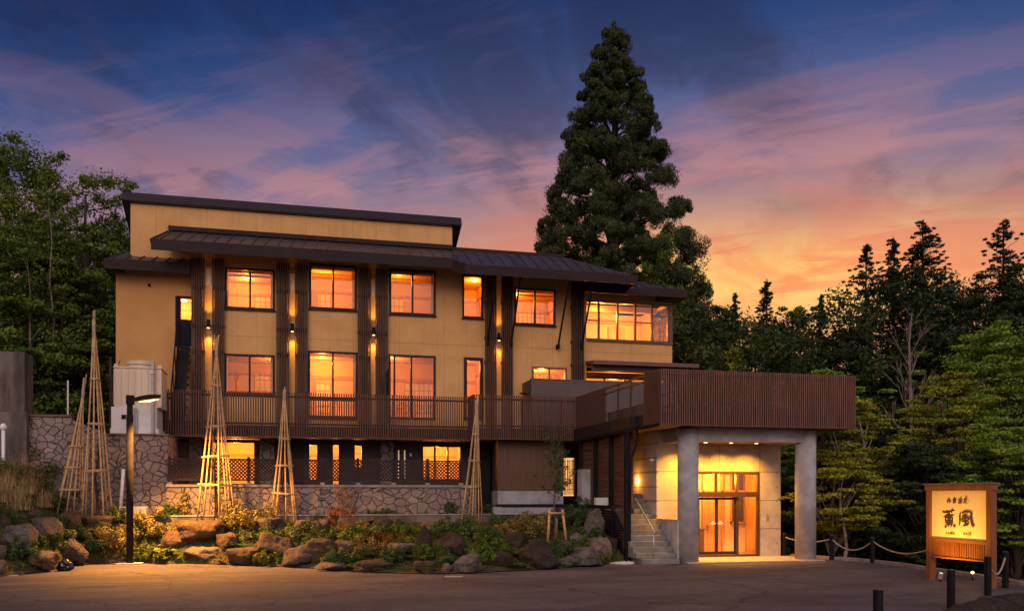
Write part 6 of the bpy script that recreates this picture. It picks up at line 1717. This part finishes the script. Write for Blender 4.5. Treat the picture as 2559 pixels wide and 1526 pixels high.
PL_ = [
 (20, 1215, 'grass', 1.15, 'straw', 'big dry grass clump at the far left below the vent pipe'),
 (75, 1235, 'grass', 1.15, 'straw', 'tall pale dry grass clump left of the shortest bamboo frame'),
 (42, 1195, 'grass', 1.2, 'straw', 'pale dry grass clump between the vent pipe and the flagstone wall'),
 (95, 1205, 'grass', 1.0, 'grass', 'tall green grass clump at the left end of the flagstone wall'),
 (15, 1255, 'grass', 1.1, 'straw', 'arching straw-coloured grass at the very left edge'),
 (50, 1275, 'grass', .9, 'straw', 'drooping straw-coloured grass above the cracked grey rock'),
 (110, 1268, 'grass', .8, 'straw', 'smaller dry grass clump beside the foot of the shortest bamboo frame'),
 (30, 1170, 'bush', .9, 'grass', 'fine green bush in front of the concrete block'),
 (80, 1165, 'bush', .8, 'grass', 'fine green bush at the base of the flagstone retaining wall'),
 (10, 1300, 'grass', .8, 'grass', 'green grass tuft by the left photo edge'),
 (150, 1275, 'bush', .6, 'grass', 'dark feathery bush between the two left bamboo frames'),
 (120, 1345, 'bush', .55, 'plant', 'green bush right of the pointed purple-grey rock'),
 (100, 1375, 'bush', .45, 'plant_dark', 'dark leafy plant above the flat wedge-shaped rock'),
 (118, 1400, 'broad', .35, 'plant', 'bright low leaves left of the black bag'),
 (180, 1345, 'bush', .55, 'grass', 'light green bush below the upright orange-brown rock'),
 (210, 1350, 'fern', .5, 'plant', 'fern under the long mossy slab'),
 (205, 1398, 'grass', .3, 'grass', 'small grass tuft beside the rounded purple-grey boulder'),
 (280, 1370, 'bush', .75, 'gold', 'yellow small-leaved bush left of the lamp post'),
 (262, 1345, 'bush', .5, 'gold', 'yellowish plant below the long mossy slab'),
 (300, 1300, 'bush', .5, 'grass', 'leafy weeds at the terrace edge by the lamp post'),
 (350, 1400, 'bush', .42, 'plant', 'low green plant right of the foot of the lamp post'),
 (360, 1330, 'bush', .7, 'gold', 'yellow-lit bush behind the lamp post'),
 (395, 1345, 'bush', .55, 'gold', 'tangled yellow plant above the broad-leaved one'),
 (345, 1310, 'fern', .5, 'plant', 'fern below the terrace kerb right of the lamp post'),
 (405, 1305, 'broad', .42, 'plant', 'clump of leaves below the terrace kerb left of the wide frame'),
 (418, 1402, 'broad', .62, 'plant', 'large glossy broad-leaved plant at the asphalt'),
 (480, 1345, 'fern', .4, 'plant', 'small fern growing on the large ridged rock'),
 (552, 1408, 'broad', .22, 'gold', 'tiny bright yellow-green plant at the asphalt between two low boulders'),
 (575, 1370, 'broad', .35, 'plant_dark', 'dark broad leaves beside the brown ledge rock'),
 (608, 1372, 'fern', .55, 'plant_dark', 'spiky dark plant left of the very large brown boulder'),
 (610, 1325, 'bush', 1.0, 'gold', 'big bright yellow bush right of the wide bamboo frame'),
 (590, 1310, 'bush', .6, 'gold', 'small yellow bush at the foot of the wide bamboo frame'),
 (655, 1408, 'bush', .32, 'gold', 'pale variegated ground plant before the very large brown boulder'),
 (690, 1408, 'bush', .38, 'plant', 'round green cushion plant left of the cone-shaped boulder'),
 (735, 1355, 'bush', .7, 'grass', 'feathery light green bush under the middle bamboo frame'),
 (722, 1320, 'grass', .5, 'grass', 'fine grass at the foot of the middle bamboo frame'),
 (795, 1285, 'grass', .5, 'grass', 'upright green tuft at the terrace kerb'),
 (858, 1345, 'shrub', .95, 'rust', 'tall red-brown twiggy shrub before the low flagstone wall'),
 (835, 1330, 'shrub', .5, 'red', 'small reddish shrub left of the tall twiggy one'),
 (898, 1350, 'bush', .65, 'plant', 'leafy green bush right of the tall twiggy shrub'),
 (920, 1385, 'bush', .55, 'gold', 'golden variegated plant left of the grey two-humped rock'),
 (915, 1355, 'bush', .45, 'rust', 'orange-tinged bush below the thin grey ledge'),
 (970, 1365, 'grass', .55, 'rust', 'rusty dead fern heap above the grey two-humped rock'),
 (1005, 1362, 'grass', .5, 'rust', 'rusty brown tangle left of the dark pointed rock'),
 (875, 1424, 'fern', .45, 'plant', 'bright fern at the asphalt by the thin pale stone'),
 (835, 1405, 'bush', .35, 'gold', 'small yellow-green plant above the thin pale stone'),
 (1020, 1345, 'bush', .55, 'plant', 'green bush left of the dark pointed rock'),
 (1022, 1400, 'fern', .45, 'plant_dark', 'dark fern beside the mossy corner rock'),
 (985, 1408, 'bush', .45, 'plant_dark', 'green mound right of the scalloped rock'),
 (1060, 1402, 'fern', .45, 'plant', 'fern with pale tips under the dark pointed rock'),
 (1000, 1312, 'grass', .35, 'grass', 'fine grass below the terrace kerb by the small pale stone'),
 (1100, 1402, 'grass', .5, 'grass', 'upright grass tuft between the pointed and the smooth boulder'),
 (1115, 1412, 'bush', .35, 'plant_dark', 'low dark leaves behind the little grey stone'),
 (1150, 1335, 'broad', .5, 'plant_dark', 'leafy plant in front of the foot of the pale bamboo frame'),
 (1180, 1350, 'bush', .8, 'plant_dark', 'dense dark green bush right of the pale bamboo frame'),
 (1215, 1345, 'broad', .55, 'plant_dark', 'broad leaves above the small flat purple rock'),
 (1205, 1385, 'bush', .7, 'plant', 'green bush above the smooth grey boulder'),
 (1240, 1385, 'bush', .5, 'plant', 'leafy bush above the dark low boulder'),
 (1300, 1345, 'bush', .9, 'gold', 'cream variegated bush above the big triangular boulder'),
 (1340, 1330, 'bush', .7, 'gold', 'cream variegated bush left of the stake frame'),
 (1290, 1392, 'fern', .55, 'plant', 'striped arching plant left of the big triangular boulder'),
 (1295, 1420, 'fern', .45, 'plant', 'fern at the asphalt left of the big triangular boulder'),
 (1310, 1422, 'broad', .25, 'plant', 'small bright leaves at the foot of the big triangular boulder'),
 (1250, 1315, 'bush', .45, 'plant_dark', 'dark weeds under the terrace kerb'),
 (1385, 1385, 'bush', .5, 'plant_dark', 'moss-green bush between the triangular and low dark rocks'),
 (1420, 1392, 'bush', .45, 'plant_dark', 'low dark green plant above the pale flat-topped rock'),
 (1480, 1345, 'bush', .5, 'plant_dark', 'green bush before the tall curved stone'),
 (1445, 1310, 'bush', .7, 'plant_dark', 'dark ivy-like bush left of the tall curved stone'),
 (1410, 1320, 'bush', .6, 'plant_dark', 'dark bush behind the stake frame'),
 (1535, 1400, 'grass', .3, 'grass', 'short grass behind the white pebbles'),
]
for i, (px, py, k, s_, m_, lb) in enumerate(PL_): plant(px, py, k, s_, lb, 300 + i, m_)
rgp = random.Random(77)
names_ = ['low dark', 'bright', 'mossy', 'fine-leaved', 'ragged', 'small']
GAPS = [(155, 1345), (235, 1378), (330, 1345), (385, 1385), (465, 1395), (500, 1335), (540, 1355), (625, 1350), (660, 1345), (745, 1345), (775, 1372), (815, 1352), (845, 1412), (900, 1398), (950, 1350), (985, 1340), (1015, 1372), (1045, 1392), (1080, 1345), (1082, 1395), (1100, 1330), (1130, 1330), (1170, 1372), (1205, 1410), (1235, 1360), (1265, 1375), (1285, 1330), (1330, 1315), (1400, 1398), (1440, 1350), (1455, 1372), (1500, 1405), (60, 1395), (130, 1330), (40, 1310)]
for i, (px, py) in enumerate(GAPS):
    k_ = rgp.choice(['bush', 'bush', 'fern', 'grass']); m_ = rgp.choice(['plant_dark', 'plant', 'grass', 'plant_dark'])
    near = min(RK, key=lambda r: abs((r[0] + r[2]) / 2 - px) + abs((r[1] + r[3]) / 2 - py))
    side = ('left of' if px < near[0] + (near[2] - near[0]) * .3 else 'right of' if px > near[2] - (near[2] - near[0]) * .3 else 'above' if py < (near[1] + near[3]) / 2 else 'at the foot of')
    lb = near[6]
    for w_ in (',', ' below ', ' above ', ' in the', ' beside ', ' at the ', ' right of ', ' left of ', ' with ', ' wedged', ' directly', ' touching', ' lying', ' half ', ' behind ', ' cut by'):
        lb = lb.split(w_)[0]
    lb = ' '.join(lb.split()[:8])
    plant(px, py, k_, rgp.uniform(.32, .5), '%s %s %s the %s' % (names_[i % 6], {'bush': 'leafy plant', 'fern': 'fern', 'grass': 'grass tuft'}[k_], side, lb), 600 + i, m_)
# creepers on the walls
def creeper(px, py0, py1, Y, label, seed, m='plant', w=.2):
    rg = np.random.default_rng(seed); K = 26
    x = PX(px, Y); z0, z1 = PZ(px, py1, Y), PZ(px, py0, Y)
    t = rg.random(K); c = np.stack([x + rg.normal(size=K) * w * (1 - .6 * t), np.full(K, Y - .06), z0 + (z1 - z0) * t], 1); r = np.tile([[.09, .05, .09]], (K, 1))
    P, U, V, T = clump_leaves(rg, c, r, 16, .035, .024, up=.1, shell=.1)
    o = leaves_mesh('creeper', P, U, V, T, LM[m]); tag(o, label, 'creeper', 'weeds growing on the stone walls')
creeper(463, 1232, 1285, 30.98, 'yellow-green creeper on the low flagstone wall left of the wide bamboo frame', 1, 'gold')
creeper(425, 1262, 1288, 30.98, 'dark weeds in the corner between the two flagstone walls', 2, 'plant_dark')
creeper(960, 1272, 1286, 30.98, 'small weeds at the foot of the low flagstone wall near its middle', 3, 'plant_dark', .5)
creeper(1125, 1258, 1286, 30.98, 'weeds at the right end of the low flagstone wall', 4, 'plant_dark', .2)
creeper(1225, 1262, 1286, 31.6, 'dark plant in the corner left of the brown clad bay', 5, 'plant_dark', .25)
# ground cover
rg = np.random.default_rng(55); Cn = []
for _ in range(4200):
    px = rg.uniform(-40, 1540); r0 = GR[min(range(0, len(pxs)), key=lambda k: abs(pxs[k] - px))]; k = rg.uniform(.03, .97) * (ns - 1); i0 = int(k)
    a, c = r0[i0], r0[min(i0 + 1, ns - 1)]; f = k - i0
    Cn.append([a[j] + (c[j] - a[j]) * f for j in range(3)])
Cn = np.array(Cn); Rd = np.tile([[.13, .13, .05]], (len(Cn), 1)) * rg.uniform(.5, 1.3, (len(Cn), 1))
P, U, V, T = clump_leaves(rg, Cn, Rd, 22, .035, .012, up=1.0, shell=.1)
tag(leaves_mesh('ground_cover', P, U, V, T, LM['grass']), 'mixed moss and weeds covering the garden bank', kind='stuff')
# young leafy tree held by the stake frame
root, tips, g = sapling(1391, 1352, 3.35, 'young leafy tree held by the grey timber stake frame', 21, .035, spread=.8, tw=26, wood_from=.35)
rg = np.random.default_rng(4); c = np.array([list(t) for t in tips]); c = c[rg.permutation(len(c))[:70]]
P, U, V, T = clump_leaves(rg, c, np.tile([[.13, .13, .15]], (len(c), 1)), 14, .045, .02, up=.2, shell=.0)
leaves_mesh('crown', P, U, V, T, LM['plant_dark'], root)
